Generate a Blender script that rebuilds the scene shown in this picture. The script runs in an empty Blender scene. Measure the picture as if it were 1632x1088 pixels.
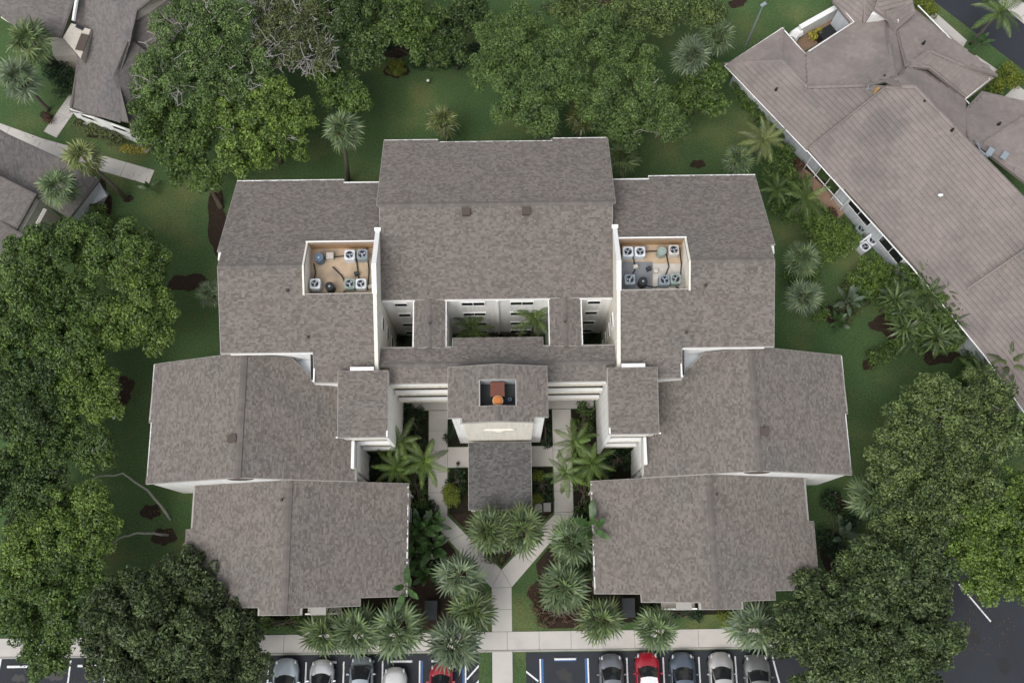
import bpy, math, random
import numpy as np
from mathutils import Vector, Matrix

# ------------------------------------------------------------------ camera, sky, sun, exposure
SC = bpy.context.scene
COL = SC.collection
F, HC, TH, PSI = 1560.0, 76.0, math.atan(396 / 1560), -0.013
cd_ = bpy.data.cameras.new('camera'); cam = bpy.data.objects.new('camera', cd_); COL.objects.link(cam)
cam.location = (0, 0, HC); cam.rotation_euler = (TH, 0, PSI)
cd_.sensor_width = 36; cd_.lens = F / 1632 * 36; cd_.clip_start = 1; cd_.clip_end = 3000
SC.camera = cam
SUN_EL, SUN_AZ = math.radians(58), math.radians(218)          # azimuth clockwise from north
W = bpy.data.worlds.new('World'); SC.world = W; W.use_nodes = True
_n = W.node_tree.nodes; _l = W.node_tree.links
_bg = _n['Background']; _bg.inputs['Strength'].default_value = 0.15
_sky = _n.new('ShaderNodeTexSky'); _sky.sky_type = 'NISHITA'; _sky.sun_disc = False
_sky.sun_elevation = SUN_EL; _sky.sun_rotation = SUN_AZ; _sky.dust_density = 4.0; _sky.air_density = 1.0
_hs = _n.new('ShaderNodeHueSaturation'); _hs.inputs['Saturation'].default_value = 0.3   # overcast: almost neutral
_l.new(_sky.outputs[0], _hs.inputs['Color']); _l.new(_hs.outputs[0], _bg.inputs['Color'])
_sd = bpy.data.lights.new('sun', 'SUN'); _sd.energy = 0.7; _sd.angle = math.radians(40); _sd.color = (1, .97, .93)
_so = bpy.data.objects.new('sun', _sd); COL.objects.link(_so)
_sv = Vector((math.sin(SUN_AZ) * math.cos(SUN_EL), math.cos(SUN_AZ) * math.cos(SUN_EL), math.sin(SUN_EL)))
_so.rotation_euler = _sv.to_track_quat('Z', 'Y').to_euler(); _so.location = (0, 0, 120)
SC.view_settings.view_transform = 'Standard'; SC.view_settings.look = 'None'
SC.view_settings.exposure = 0.42; SC.view_settings.gamma = 1.0; SC.view_settings.use_curve_mapping = False
SC.render.engine = 'CYCLES'

R = random.Random(7)
NR = np.random.default_rng(11)
_cx, _sx, _cz, _sz = math.cos(TH), math.sin(TH), math.cos(PSI), math.sin(PSI)

def at(px, py, z=0.0):
    """survey point: where the photograph's pixel lies at height z above the ground"""
    x = (px - 816) / F; y = -(py - 544) / F; w = -1.0
    y, w = y * _cx - w * _sx, y * _sx + w * _cx
    x, y = x * _cz - y * _sz, x * _sz + y * _cz
    t = (z - HC) / w
    return Vector((x * t, y * t, z))

# ------------------------------------------------------------------ materials
MATS = {}
def mat(name, col, rough=.8, spec=.3, var=0, vs=3.0, island=0, attr=0, bump=0, bs=30.0, metal=0, trans=0, col2=None, col2_scale=.4, col2_lo=.45, col2_hi=.6, coat=0, fine=0, fs=40.0, orand=0, streak=0):
    if name in MATS: return MATS[name]
    m = bpy.data.materials.new(name); m.use_nodes = True; nt = m.node_tree; N = nt.nodes; L = nt.links
    b = N['Principled BSDF']; b.inputs['Roughness'].default_value = rough
    b.inputs['Specular IOR Level'].default_value = spec; b.inputs['Metallic'].default_value = metal
    if coat: b.inputs['Coat Weight'].default_value = coat; b.inputs['Coat Roughness'].default_value = .06
    rgb = N.new('ShaderNodeRGB'); rgb.outputs[0].default_value = (*col, 1); c = rgb.outputs[0]
    tc = N.new('ShaderNodeTexCoord')
    geo = N.new('ShaderNodeNewGeometry')
    def noise(scale, detail=4):
        t = N.new('ShaderNodeTexNoise'); t.inputs['Scale'].default_value = scale; t.inputs['Detail'].default_value = detail
        L.new(geo.outputs['Position'], t.inputs['Vector']); return t.outputs['Fac']
    def mul(c, fac, amt):          # c * (1 + amt*(fac-.5)*2)
        mr = N.new('ShaderNodeMapRange'); mr.inputs['To Min'].default_value = 1 - amt; mr.inputs['To Max'].default_value = 1 + amt
        L.new(fac, mr.inputs['Value'])
        mx = N.new('ShaderNodeVectorMath'); mx.operation = 'MULTIPLY'
        L.new(c, mx.inputs[0]); L.new(mr.outputs[0], mx.inputs[1]); return mx.outputs[0]
    if col2 is not None:
        mr = N.new('ShaderNodeMapRange'); mr.inputs['From Min'].default_value = col2_lo; mr.inputs['From Max'].default_value = col2_hi
        L.new(noise(col2_scale, 6), mr.inputs['Value'])
        mx = N.new('ShaderNodeMix'); mx.data_type = 'RGBA'; L.new(mr.outputs[0], mx.inputs[0]); L.new(c, mx.inputs[6]); mx.inputs[7].default_value = (*col2, 1); c = mx.outputs[2]
    if island:
        c = mul(c, geo.outputs['Random Per Island'], island)
    if attr:
        a = N.new('ShaderNodeAttribute'); a.attribute_name = 'tint'; mx = N.new('ShaderNodeMix'); mx.data_type = 'RGBA'; L.new(a.outputs['Fac'], mx.inputs[0])
        mx.inputs[6].default_value = (*[v * (1 - attr) * k for v, k in zip(col, (.88, 1.0, 1.08))], 1); mx.inputs[7].default_value = (*[v * (1 + attr) * k for v, k in zip(col, (1.12, 1.0, .85))], 1); c = mx.outputs[2]
    if orand:
        oi = N.new('ShaderNodeObjectInfo'); c = mul(c, oi.outputs['Random'], orand)
    if var: c = mul(c, noise(vs), var)
    if fine: c = mul(c, noise(fs, 2), fine)
    if streak:
        vm = N.new('ShaderNodeVectorMath'); vm.operation = 'MULTIPLY'; vm.inputs[1].default_value = (4.5, 4.5, .22); L.new(geo.outputs['Position'], vm.inputs[0])
        t = N.new('ShaderNodeTexNoise'); t.inputs['Scale'].default_value = 1.0; t.inputs['Detail'].default_value = 5; L.new(vm.outputs[0], t.inputs['Vector']); c = mul(c, t.outputs['Fac'], streak)
    L.new(c, b.inputs['Base Color'])
    if bump:
        bp = N.new('ShaderNodeBump'); bp.inputs['Strength'].default_value = bump; bp.inputs['Distance'].default_value = .03
        L.new(noise(bs), bp.inputs['Height']); L.new(bp.outputs[0], b.inputs['Normal'])
    if trans:
        tr = N.new('ShaderNodeBsdfTranslucent'); L.new(c, tr.inputs['Color']); ms = N.new('ShaderNodeMixShader'); ms.inputs[0].default_value = trans
        L.new(b.outputs[0], ms.inputs[1]); L.new(tr.outputs[0], ms.inputs[2]); L.new(ms.outputs[0], N['Material Output'].inputs['Surface'])
    MATS[name] = m; return m

mat('shingle', (.170, .151, .136), .9, .2, var=.05, vs=.8, island=.25, fine=.20, fs=11, bump=.3, bs=40, col2=(.150, .142, .131), col2_scale=.3, col2_lo=.5, col2_hi=.8)
mat('ridge_shingle', (.146, .132, .122), .9, .2, var=.10, vs=1, island=.12, fine=.1)
mat('canopy_shingle', (.108, .105, .103), .9, .2, var=.12, vs=.6, island=.30, fine=.18, fs=14)
mat('villa_shingle', (.165, .150, .142), .9, .2, var=.14, vs=.4, island=.16, fine=.12, fs=14, col2=(.115, .114, .115), col2_scale=.3, col2_lo=.5, col2_hi=.75)
mat('roof_tile', (.238, .205, .190), .85, .25, var=.14, vs=.35, island=.07, fine=.10, fs=9, col2=(.165, .150, .143), col2_scale=.28, col2_lo=.46, col2_hi=.72)
mat('stucco_cream', (.76, .72, .63), .9, .2, var=.07, vs=.7, streak=.22, bump=.15, bs=60)
mat('stucco_white', (.82, .82, .80), .9, .2, var=.07, vs=.7, streak=.22, bump=.15, bs=60)
mat('stucco_grey', (.50, .53, .56), .9, .2, var=.07, vs=.7, streak=.22, bump=.15, bs=60)
mat('trim_white', (.80, .80, .78), .6, .4, var=.06, vs=2)
mat('fascia', (.34, .325, .30), .6, .4, var=.08, vs=2)
mat('soffit', (.58, .56, .51), .8, .2, var=.05)
mat('glass', (.018, .021, .024), .08, .6)
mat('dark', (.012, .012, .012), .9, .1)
mat('concrete', (.50, .475, .44), .9, .2, var=.10, vs=.8, fine=.08, fs=18, col2=(.42, .405, .38), col2_scale=.5, col2_lo=.5, col2_hi=.7, bump=.1, island=.05)
mat('concrete_old', (.34, .33, .31), .9, .2, var=.12, vs=.8, fine=.1, fs=18)
mat('asphalt', (.028, .032, .039), .85, .35, var=.22, vs=.5, fine=.3, fs=45, bump=.2, bs=90)
mat('paint_white', (.72, .73, .74), .7, .3, var=.15, vs=6)
mat('paint_blue', (.045, .13, .33), .7, .3, var=.2, vs=6)
mat('lawn', (.062, .108, .041), .95, .1, var=.30, vs=.25, fine=.6, fs=7, bump=.8, bs=25, col2=(.108, .132, .052), col2_scale=.2, col2_lo=.5, col2_hi=.68)
mat('mulch', (.036, .026, .019), .95, .1, var=.4, vs=3, fine=.5, fs=20, bump=.8, bs=25)
mat('soil', (.022, .020, .013), .95, .1, var=.4, vs=3, fine=.4, fs=20)
mat('well_floor', (.44, .34, .235), .85, .3, var=.32, vs=2.2, col2=(.27, .22, .17), col2_scale=1.1, col2_lo=.5, col2_hi=.66, fine=.1)
mat('membrane_grey', (.19, .20, .215), .8, .3, var=.15, vs=1.6)
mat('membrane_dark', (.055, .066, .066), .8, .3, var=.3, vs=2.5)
mat('membrane_white', (.50, .47, .43), .8, .3, var=.3, vs=1.6)
mat('plywood', (.36, .23, .13), .85, .2, var=.25, vs=2)
mat('ac_white', (.62, .65, .68), .5, .4, var=.06)
mat('ac_grey', (.24, .28, .31), .5, .4, var=.08)
mat('ac_blue', (.10, .15, .21), .5, .4, var=.08)
mat('ac_green', (.26, .32, .29), .5, .4, var=.08)
mat('steel', (.42, .46, .50), .35, .5, metal=.7)
mat('box_grey', (.035, .040, .045), .6, .3, var=.1)
mat('headlight_lens', (.42, .44, .46), .2, .5)
mat('canopy_flat', (.62, .66, .70), .7, .3, var=.06)
mat('black_metal', (.018, .019, .02), .5, .4)
mat('brick_red', (.15, .062, .045), .85, .2, var=.2, vs=4)
mat('terracotta', (.50, .17, .045), .7, .3, var=.12, vs=5)
mat('tan_metal', (.52, .36, .20), .6, .3)
mat('vent_brown', (.085, .066, .056), .7, .3, var=.1)
mat('tyre', (.015, .015, .016), .8, .3)
mat('paving', (.30, .20, .14), .9, .2, var=.2, vs=2, fine=.2, fs=12)
for _nm, _c, _at, _tr in (('leaf_dark', (0.053, 0.096, 0.026), .55, .25), ('leaf_mid', (0.077, 0.141, 0.031), .5, .25), ('leaf_bright', (0.110, 0.188, 0.037), .5, .3), ('leaf_olive', (.085, .115, .045), .6, .2),
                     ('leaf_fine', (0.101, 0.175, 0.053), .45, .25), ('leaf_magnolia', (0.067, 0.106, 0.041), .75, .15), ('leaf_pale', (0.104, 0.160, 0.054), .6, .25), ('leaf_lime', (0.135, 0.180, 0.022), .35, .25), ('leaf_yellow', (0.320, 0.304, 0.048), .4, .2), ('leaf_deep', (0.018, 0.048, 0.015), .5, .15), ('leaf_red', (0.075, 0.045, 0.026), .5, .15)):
    mat(_nm, _c, .5, .4, attr=min(.8, _at + .2), trans=_tr * .5, orand=.08)
mat('palm_leaf', (.102, .156, .074), .45, .5, attr=.35, trans=.15, orand=.38)
mat('palm_leaf_yellow', (.128, .165, .058), .45, .5, attr=.35, trans=.15, orand=.38)
mat('palm_leaf_olive', (.090, .135, .054), .45, .5, attr=.35, trans=.15, orand=.4)
mat('palm_leaf_grey', (.110, .158, .094), .45, .5, attr=.35, trans=.15, orand=.35)
mat('stucco_tan', (.50, .46, .40), .9, .2, var=.1, streak=.2)
mat('litter', (.13, .085, .04), .9, .1, island=.6)
mat('oil', (.012, .013, .014), .5, .5, var=.3, vs=3)
mat('palm_leaf_dead', (.17, .105, .045), .7, .2, attr=.4, orand=.25)
mat('feather_leaf', (.070, .120, .026), .4, .5, attr=.45, trans=.15, orand=.4)
mat('paddle_leaf', (.040, .088, .026), .4, .5, attr=.4, trans=.2, orand=.35)
mat('blue_leaf', (.085, .125, .085), .5, .4, attr=.3, trans=.15, orand=.2)
mat('strap_leaf', (.062, .098, .036), .4, .5, attr=.5, trans=.15, orand=.35)
mat('bark', (.105, .088, .070), .95, .1, var=.3, vs=4, bump=.6, bs=14)
mat('bark_pale', (.30, .29, .265), .95, .1, var=.25, vs=4, bump=.5, bs=14)
mat('palm_trunk', (.13, .115, .095), .95, .1, var=.25, vs=6, bump=.6, bs=14)

# ------------------------------------------------------------------ object helpers
def link(name, me, parent=None):
    o = bpy.data.objects.new(name, me); COL.objects.link(o)
    if parent is not None:
        o.parent = parent; o.matrix_parent_inverse = wm(parent).inverted()
    return o
def wm(o):
    m = Matrix.Translation(o.location) @ o.rotation_euler.to_matrix().to_4x4() @ Matrix.Diagonal((*o.scale, 1))
    return wm(o.parent) @ o.matrix_parent_inverse @ m if o.parent else m
def tag(o, label=None, cat=None, group=None, kind=None):
    if label: o['label'] = label
    if cat: o['category'] = cat
    if group: o['group'] = group
    if kind: o['kind'] = kind
    return o
def thing(name, label, cat, loc=(0, 0, 0), rz=0, group=None):
    o = link(name, None); o.location = loc; o.rotation_euler = (0, 0, rz); o.empty_display_size = .3
    return tag(o, label, cat, group)

class MB:
    def __init__(s): s.v = []; s.f = []
    def add(s, v, f):
        k = len(s.v); s.v += [tuple(p) for p in v]; s.f += [tuple(i + k for i in q) for q in f]; return s
    def box(s, c, d, rz=0, taper=1.0):
        x, y, z = d[0] / 2, d[1] / 2, d[2] / 2; cr, sr = math.cos(rz), math.sin(rz); v = []
        for dz, t in ((-z, 1), (z, taper)):
            for dx, dy in ((-x, -y), (x, -y), (x, y), (-x, y)):
                dx *= t; dy *= t; v.append((c[0] + dx * cr - dy * sr, c[1] + dx * sr + dy * cr, c[2] + dz))
        return s.add(v, [(3, 2, 1, 0), (4, 5, 6, 7), (0, 1, 5, 4), (1, 2, 6, 5), (2, 3, 7, 6), (3, 0, 4, 7)])
    def prism(s, poly, z0, z1):
        n = len(poly); poly = ccw(poly)
        v = [(p[0], p[1], z0) for p in poly] + [(p[0], p[1], z1) for p in poly]
        return s.add(v, [tuple(range(n))[::-1], tuple(range(n, 2 * n))] + [(i, (i + 1) % n, n + (i + 1) % n, n + i) for i in range(n)])
    def tube(s, pts, rad, n=6, cap=True):
        pts = [Vector(p) for p in pts]; v = []; f = []; m = len(pts)
        for i, p in enumerate(pts):
            d = (pts[min(i + 1, m - 1)] - pts[max(i - 1, 0)]).normalized()
            a = d.cross(Vector((0, 0, 1)) if abs(d.z) < .9 else Vector((1, 0, 0))).normalized(); b = d.cross(a)
            r = rad[i] if isinstance(rad, (list, tuple)) else rad
            for k in range(n):
                t = 2 * math.pi * k / n; v.append(p + a * (r * math.cos(t)) + b * (r * math.sin(t)))
        for i in range(m - 1):
            for k in range(n): f.append((i * n + k, i * n + (k + 1) % n, (i + 1) * n + (k + 1) % n, (i + 1) * n + k))
        if cap: f.append(tuple(range(n))[::-1]); f.append(tuple(range((m - 1) * n, m * n)))
        return s.add(v, f)
    def lathe(s, c, prof, n=16, sx=1, sy=1):
        v = []; f = []; m = len(prof)
        for r, z in prof:
            for k in range(n):
                t = 2 * math.pi * k / n; v.append((c[0] + r * sx * math.cos(t), c[1] + r * sy * math.sin(t), c[2] + z))
        for i in range(m - 1):
            for k in range(n): f.append((i * n + k, i * n + (k + 1) % n, (i + 1) * n + (k + 1) % n, (i + 1) * n + k))
        f.append(tuple(range(n))[::-1]); f.append(tuple(range((m - 1) * n, m * n)))
        return s.add(v, f)
    def mesh(s, name, m, smooth=False):
        me = bpy.data.meshes.new(name); me.from_pydata(s.v, [], s.f); me.materials.append(MATS[m] if isinstance(m, str) else m)
        if smooth: me.polygons.foreach_set('use_smooth', [True] * len(me.polygons))
        me.update(); return me
    def build(s, name, m, parent=None, smooth=False):
        return link(name, s.mesh(name, m, smooth), parent)

def area2(p): return sum(p[i][0] * p[(i + 1) % len(p)][1] - p[(i + 1) % len(p)][0] * p[i][1] for i in range(len(p)))
def ccw(p): return list(p) if area2(p) > 0 else list(p)[::-1]
def offset(poly, d):
    """plan outline grown by d"""
    p = ccw(poly); n = len(p); out = []
    for i in range(n):
        a, b, c = Vector(p[i - 1][:2]), Vector(p[i][:2]), Vector(p[(i + 1) % n][:2])
        e1, e2 = (b - a).normalized(), (c - b).normalized(); n1, n2 = Vector((e1.y, -e1.x)), Vector((e2.y, -e2.x))
        k = n1 + n2; q = max(.3, 1 + n1.dot(n2)); out.append(b + k * (d / q))
    return out
def fit(poly3):
    c = sum((Vector(p) for p in poly3), Vector()) / len(poly3); n = Vector()
    for i in range(len(poly3)):
        a, b = Vector(poly3[i]), Vector(poly3[(i + 1) % len(poly3)]); n += (a - c).cross(b - c)
    n.normalize(); return c, (n if n.z > 0 else -n)

def slab(name, poly3, t, m, parent, grow=.035, drop=.0):
    c, n = fit(poly3); pl = offset([(p[0], p[1]) for p in poly3], grow); k = len(pl)
    zf = lambda x, y: c.z - (n.x * (x - c.x) + n.y * (y - c.y)) / n.z - drop
    v = [(p[0], p[1], zf(p[0], p[1])) for p in pl] + [(p[0], p[1], zf(p[0], p[1]) - t) for p in pl]
    return MB().add(v, [tuple(range(k)), tuple(range(k, 2 * k))[::-1]] + [(k + i, k + (i + 1) % k, (i + 1) % k, i) for i in range(k)]).build(name, m, parent)

def courses(name, poly3, m, parent, course=.14, tw=(.10, .28), lift=(.015, .05), rnd=None, up=None, kind='stuff', gap=0.0):
    """shingles or tiles laid row by row up a roof plane, each one its own little wedge"""
    rnd = rnd or R; c, n = fit(poly3)
    h = Vector((0, 0, 1)).cross(n)
    if h.length < .02: h = Vector((1, 0, 0))
    if up: h = Vector((up[1], -up[0], 0)); h = (h - n * h.dot(n))
    h.normalize(); s = n.cross(h).normalized()
    if s.z < 0 and not up: s = -s; h = -h
    P2 = [((Vector(p) - c).dot(h), (Vector(p) - c).dot(s)) for p in poly3]
    bmin, bmax = min(p[1] for p in P2), max(p[1] for p in P2)
    def cross(b):
        xs = []
        for i in range(len(P2)):
            (a0, b0), (a1, b1) = P2[i], P2[(i + 1) % len(P2)]
            if (b0 <= b) != (b1 <= b): xs.append(a0 + (a1 - a0) * (b - b0) / (b1 - b0))
        return sorted(xs)
    V = []; Fc = []; b = bmin
    while b < bmax - .01:
        t = min(b + course, bmax); x0, x1, xm = cross(b + .003), cross(t - .003), cross((b + t) / 2)
        if len(x0) != len(x1) or len(x0) != len(xm): x0 = x1 = xm
        for q in range(0, len(xm) - 1, 2):
            l0, r0, l1, r1 = x0[q], x0[q + 1], x1[q], x1[q + 1]; x = min(l0, l1) - rnd.uniform(0, tw[1])
            while x < max(r0, r1):
                e = x + rnd.uniform(*tw); lf = rnd.uniform(*lift)
                a0, a1, c0, c1 = max(x, l0), min(e - gap, r0), max(x, l1), min(e - gap, r1)
                if a1 - a0 > -.001 and c1 - c0 > -.001 and (a1 - a0) + (c1 - c0) > .04:
                    a1 = max(a1, a0); c1 = max(c1, c0); k = len(V)
                    for aa, bb, hh in ((a0, b, lf), (a1, b, lf), (c1, t + .02, .006), (c0, t + .02, .006), (a0, b, -.01), (a1, b, -.01)):
                        V.append(c + h * aa + s * bb + n * hh)
                    Fc += [(k, k + 1, k + 2, k + 3), (k + 4, k + 5, k + 1, k)]
                x = e
        b = t
    o = MB().add(V, Fc).build(name, m, parent); tag(o, kind=kind); return o

def ridge_caps(name, a, b, m, parent, w=.17, step=.3, drop=.06, lift=.05):
    a, b = Vector(a), Vector(b); d = b - a; L = d.length; d.normalize(); s = d.cross(Vector((0, 0, 1))).normalized(); mb = MB(); k = 0.0
    while k < L - .05:
        e = min(k + step + .03, L); p, q = a + d * k, a + d * e; z0, z1 = Vector((0, 0, lift + .02)), Vector((0, 0, lift)); dn = Vector((0, 0, -drop))
        mb.add([p - s * w + z0 + dn, p + z0, p + s * w + z0 + dn, q - s * w + z1 + dn, q + z1, q + s * w + z1 + dn], [(0, 1, 4, 3), (1, 2, 5, 4), (0, 2, 1)]); k += step
    return tag(mb.build(name, m, parent), kind='stuff')

def wall_strip(name, pts, m, parent, z0=0.0):
    """outside walls along plan points (x, y, top)"""
    v = []; f = []
    for p in pts: v += [(p[0], p[1], z0), (p[0], p[1], p[2])]
    for i in range(len(pts) - 1): f.append((2 * i, 2 * i + 2, 2 * i + 3, 2 * i + 1))
    return MB().add(v, f).build(name, m, parent)

def window(c, w, h, nrm, parent, fm='trim_white', name='window', mull=0):
    """frame (part) with a recessed pane (sub-part) on a wall at c, facing nrm"""
    nx, ny = nrm; rz = math.atan2(ny, nx) - math.pi / 2; tx, ty = math.cos(rz), math.sin(rz); fr = MB(); d = .07
    def bar(o, z, ww, hh): fr.box((c[0] + tx * o + nx * .02, c[1] + ty * o + ny * .02, c[2] + z), (ww, d, hh), rz)
    bar(0, h / 2 + .03, w + .14, .06); bar(0, -h / 2 - .03, w + .14, .06); bar(-w / 2 - .035, 0, .07, h); bar(w / 2 + .035, 0, .07, h)
    for k in range(mull): bar(-w / 2 + w * (k + 1) / (mull + 1), 0, .05, h)
    f = fr.build(name, fm, parent)
    MB().box((c[0] + nx * .015, c[1] + ny * .015, c[2]), (w, .02, h), rz).build('pane', 'glass', f); return f
# ------------------------------------------------------------------ the ground and the paving
def sheet(name, poly, z, m, parent=None, kind='structure', t=.0):
    if t: o = MB().prism(poly, z - t, z).build(name, m, parent)
    else:
        p = ccw(poly); o = MB().add([(q[0], q[1], z) for q in p], [tuple(range(len(p)))]).build(name, m, parent)
    if parent is None: tag(o, kind=kind)
    return o
AX = -0.78
def U(u, y): return (AX + u, y)
sheet('lawn', [(-400, -400), (400, -400), (400, 400), (-400, 400)], 0, 'lawn')

def blob(c, rx, ry, n=44, j=.12, rot=0):
    out = []; ph = R.uniform(0, 6)
    for k in range(n):
        t = 2 * math.pi * k / n; r = 1 + j * math.sin(2 * t + ph) + j * .6 * math.sin(5 * t + 2 * ph) + R.uniform(-j, j) * .3
        x, y = rx * r * math.cos(t), ry * r * math.sin(t); out.append((c[0] + x * math.cos(rot) - y * math.sin(rot), c[1] + x * math.sin(rot) + y * math.cos(rot)))
    return out
bed_n = [0]
def bed(poly, m='mulch', name='mulch_bed'):
    bed_n[0] += 1; return sheet(name, poly, .006 + .0035 * (bed_n[0] % 9), m)
def pbed(px, py, rx, ry, m='mulch', rot=0, j=.12): c = at(px, py); return bed(blob(c, rx / 27, ry / 27, j=j * 1.5, rot=rot), m)

pk = sheet('parking_lot', [(-60, -4.42), (27.5, -4.52), (31.5, 2.5), (37, 7.5), (60, 9), (60, -60), (-60, -60)], -.085 + .10, 'asphalt')
def stripe(p, q, w, m, name='bay_line'):
    p, q = Vector(p[:2]), Vector(q[:2]); d = (q - p).normalized(); s = Vector((-d.y, d.x)) * w / 2
    return sheet(name, [p - s, q - s, q + s, p + s], .019, m, pk)
for px in (428, 488, 548, 610): c = at(px, 1053); stripe((c.x, -4.95), (c.x, -10), .11, 'paint_white')
for px in (999, 1057, 1114, 1172): c = at(px, 1053); stripe((c.x, -4.95), (c.x, -10), .11, 'paint_white')
for a, b in (((1230, 1043), (1242, 1088)), ((2, 1048), (-6, 1088)), ((58, 1068), (50, 1100)), ((113, 1050), (108, 1090)), ((169, 1058), (166, 1090))): stripe(at(*a), at(*b), .12, 'paint_white')
for px, o in ((669, .16), (861, .16), (742, -.16), (937, -.16)):
    c = at(px, 1053); stripe((c.x, -4.95), (c.x, -10), .11, 'paint_white'); stripe((c.x + o, -4.95), (c.x + o, -10), .14, 'paint_blue', 'blue_bay_line')
for a, b in (((744, 1082), (766, 1057)), ((744, 1106), (766, 1081)), ((828, 1061), (858, 1085)), ((828, 1086), (858, 1110))): stripe(at(*a), at(*b), .12, 'paint_white')
for a, b in (((1528, 930), (1579, 990)), ((1511, 993), (1536, 1029)), ((1598, 925), (1616, 945)), ((1525, 888), (1542, 880)), ((1545, 850), (1500, 895))): stripe(at(*a), at(*b), .11, 'paint_white')
for px, py, r in ((455, 1078, .5), (640, 1085, .6), (900, 1075, .55), (975, 1085, .4), (760, 1078, .3), (1545, 1010, .8), (1600, 1060, .6), (85, 1075, .6), (30, 1080, .4)):
    c = at(px, py); sheet('oil_stain', blob(c, r, r * .8, j=.25), .0175, 'oil', pk)
# sidewalks: every slab is its own piece
def walk(name, runs, m='concrete', zt=.05):
    """runs: (list of slab outlines)"""
    base = sheet(name, [q for q in runs[0]], .004, 'concrete_old')
    for q in runs:
        MB().prism(offset(q, -.012), .0, zt + R.uniform(-.004, .004)).build('slab', m, base)
    return base
def band(a, b, w, n):
    a, b = Vector(a[:2]), Vector(b[:2]); d = (b - a) / n; s = Vector((-d.y, d.x)).normalized() * w / 2
    return [[a + d * i - s, a + d * (i + 1) - s, a + d * (i + 1) + s, a + d * i + s] for i in range(n)]
walk('street_sidewalk', [[(x, -4.3), (x + 2.37, -4.3), (x + 2.37, -2.98), (x, -2.98)] for x in [-47.8 + 2.37 * i for i in range(32)]])
kerb = MB()
for i in range(38): kerb.box((-48 + 2.0 * i + 1, -4.365, .04), (1.985, .12, .12))
tag(kerb.build('kerb', 'concrete_old'), kind='structure')
ent = []
for s in (-1, 1):
    X = lambda u: AX + s * u
    for i in range(5): ent.append([(X(4.1), 13.75 - 1.6 * i), (X(5.58), 13.75 - 1.6 * i), (X(5.58), 12.15 - 1.6 * i), (X(4.1), 12.15 - 1.6 * i)])
    ent.append([(X(4.1), 5.75), (X(5.58), 5.75), (X(5.5), 5.45), (X(4.1), 5.75)][:3] + [(X(4.1), 5.6)])
    o0, o1, i0, i1 = Vector((X(5.54), 5.45)), Vector((X(.76), .2)), Vector((X(4.1), 5.6)), Vector((X(0), 1.52))
    for k in range(3):
        t0, t1 = k / 3, (k + 1) / 3; ent.append([o0.lerp(o1, t0), o0.lerp(o1, t1), i0.lerp(i1, t1), i0.lerp(i1, t0)])
    ent.append([(X(2.2), 9.26), (X(4.1), 9.26), (X(4.1), 10.86), (X(2.2), 10.86)])
ent.append([(AX - .76, .2), (AX + .76, .2), (AX, 1.52)])
for k in range(2): ent.append([(AX - .76, .2 - 1.59 * k), (AX + .76, .2 - 1.59 * k), (AX + .76, -1.39 - 1.59 * k), (AX - .76, -1.39 - 1.59 * k)])
ent.append([(AX - .76, -4.3), (AX + .76, -4.3), (AX + .76, -9), (AX - .76, -9)])
ent.append([(AX - 2.2, 5.9), (AX + 2.2, 5.9), (AX + 2.2, 10.6), (AX - 2.2, 10.6)])
ent.append([(AX - 7.4, 13.78), (AX + 7.4, 13.78), (AX + 7.4, 15.7), (AX - 7.4, 15.7)])
walk('entrance_path', ent)
for s in (-1, 1): sheet('grass_strip', [(AX + s * .8, -4.38), (AX + s * 1.75, -4.38), (AX + s * 1.75, -9), (AX + s * .8, -9)], .024, 'lawn')
tl = band(at(-40, 195), at(62, 232), 1.35, 2) + band(at(62, 232), at(242, 283), 1.35, 4) + band(at(80, 215), at(122, 155), 1.3, 2)
walk('garden_path', tl); walk('patio_path', band(at(226, 240), at(252, 205), 1.1, 1))
# north-east street with its pavements
sheet('street', [at(1470, -12).xy, at(1700, 165).xy, at(1900, 60).xy, at(1700, -120).xy], .006, 'asphalt')
walk('driveway', [[at(1488, 18).xy, at(1541, 65).xy, at(1535, 76).xy, at(1480, 30).xy], [at(1555, 88).xy, at(1590, 112).xy, at(1575, 124).xy, at(1545, 100).xy], [at(1620, 135).xy, at(1680, 180).xy, at(1640, 190).xy, at(1600, 155).xy]], zt=.04)
walk('far_sidewalk', band(at(1600, -5), at(1700, 80), 1.6, 3))
sheet('brick_patio', [at(1262, 255).xy, at(1290, 275).xy, at(1350, 335).xy, at(1335, 350).xy, at(1300, 345).xy, at(1270, 300).xy], .03, 'paving')

# planting beds (dark soil and red-brown mulch)
for s in (-1, 1):
    X = lambda u: AX + s * u
    bed([(X(2.5), 10.9), (X(4.08), 10.9), (X(4.08), 13.7), (X(2.5), 13.7)], 'soil'); bed([(X(2.2), 5.7), (X(4.0), 5.7), (X(4.0), 9.2), (X(2.2), 9.2)], 'soil')
    bed([(X(5.62), 5.4), (X(5.62), 13.7), (X(7.6), 13.7), (X(7.6), 5.4)], 'soil'); bed([(X(7.6), 7.0), (X(10.6), 7.0), (X(10.6), 10.4), (X(7.6), 10.4)], 'soil')
    bed([(X(5.5), 5.3), (X(6.9), 5.3), (X(6.9), -2.8), (X(3.4), -2.8), (X(2.6), 1.9)], 'mulch')
    bed([(X(6.9), -2.9), (X(6.9), .2), (X(20), .2), (X(20), -1.9), (X(12), -2.0)], 'soil')
bed([(AX - 3.9, 5.7), (AX + 3.9, 5.7), (AX, 1.75)], 'mulch')
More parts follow.
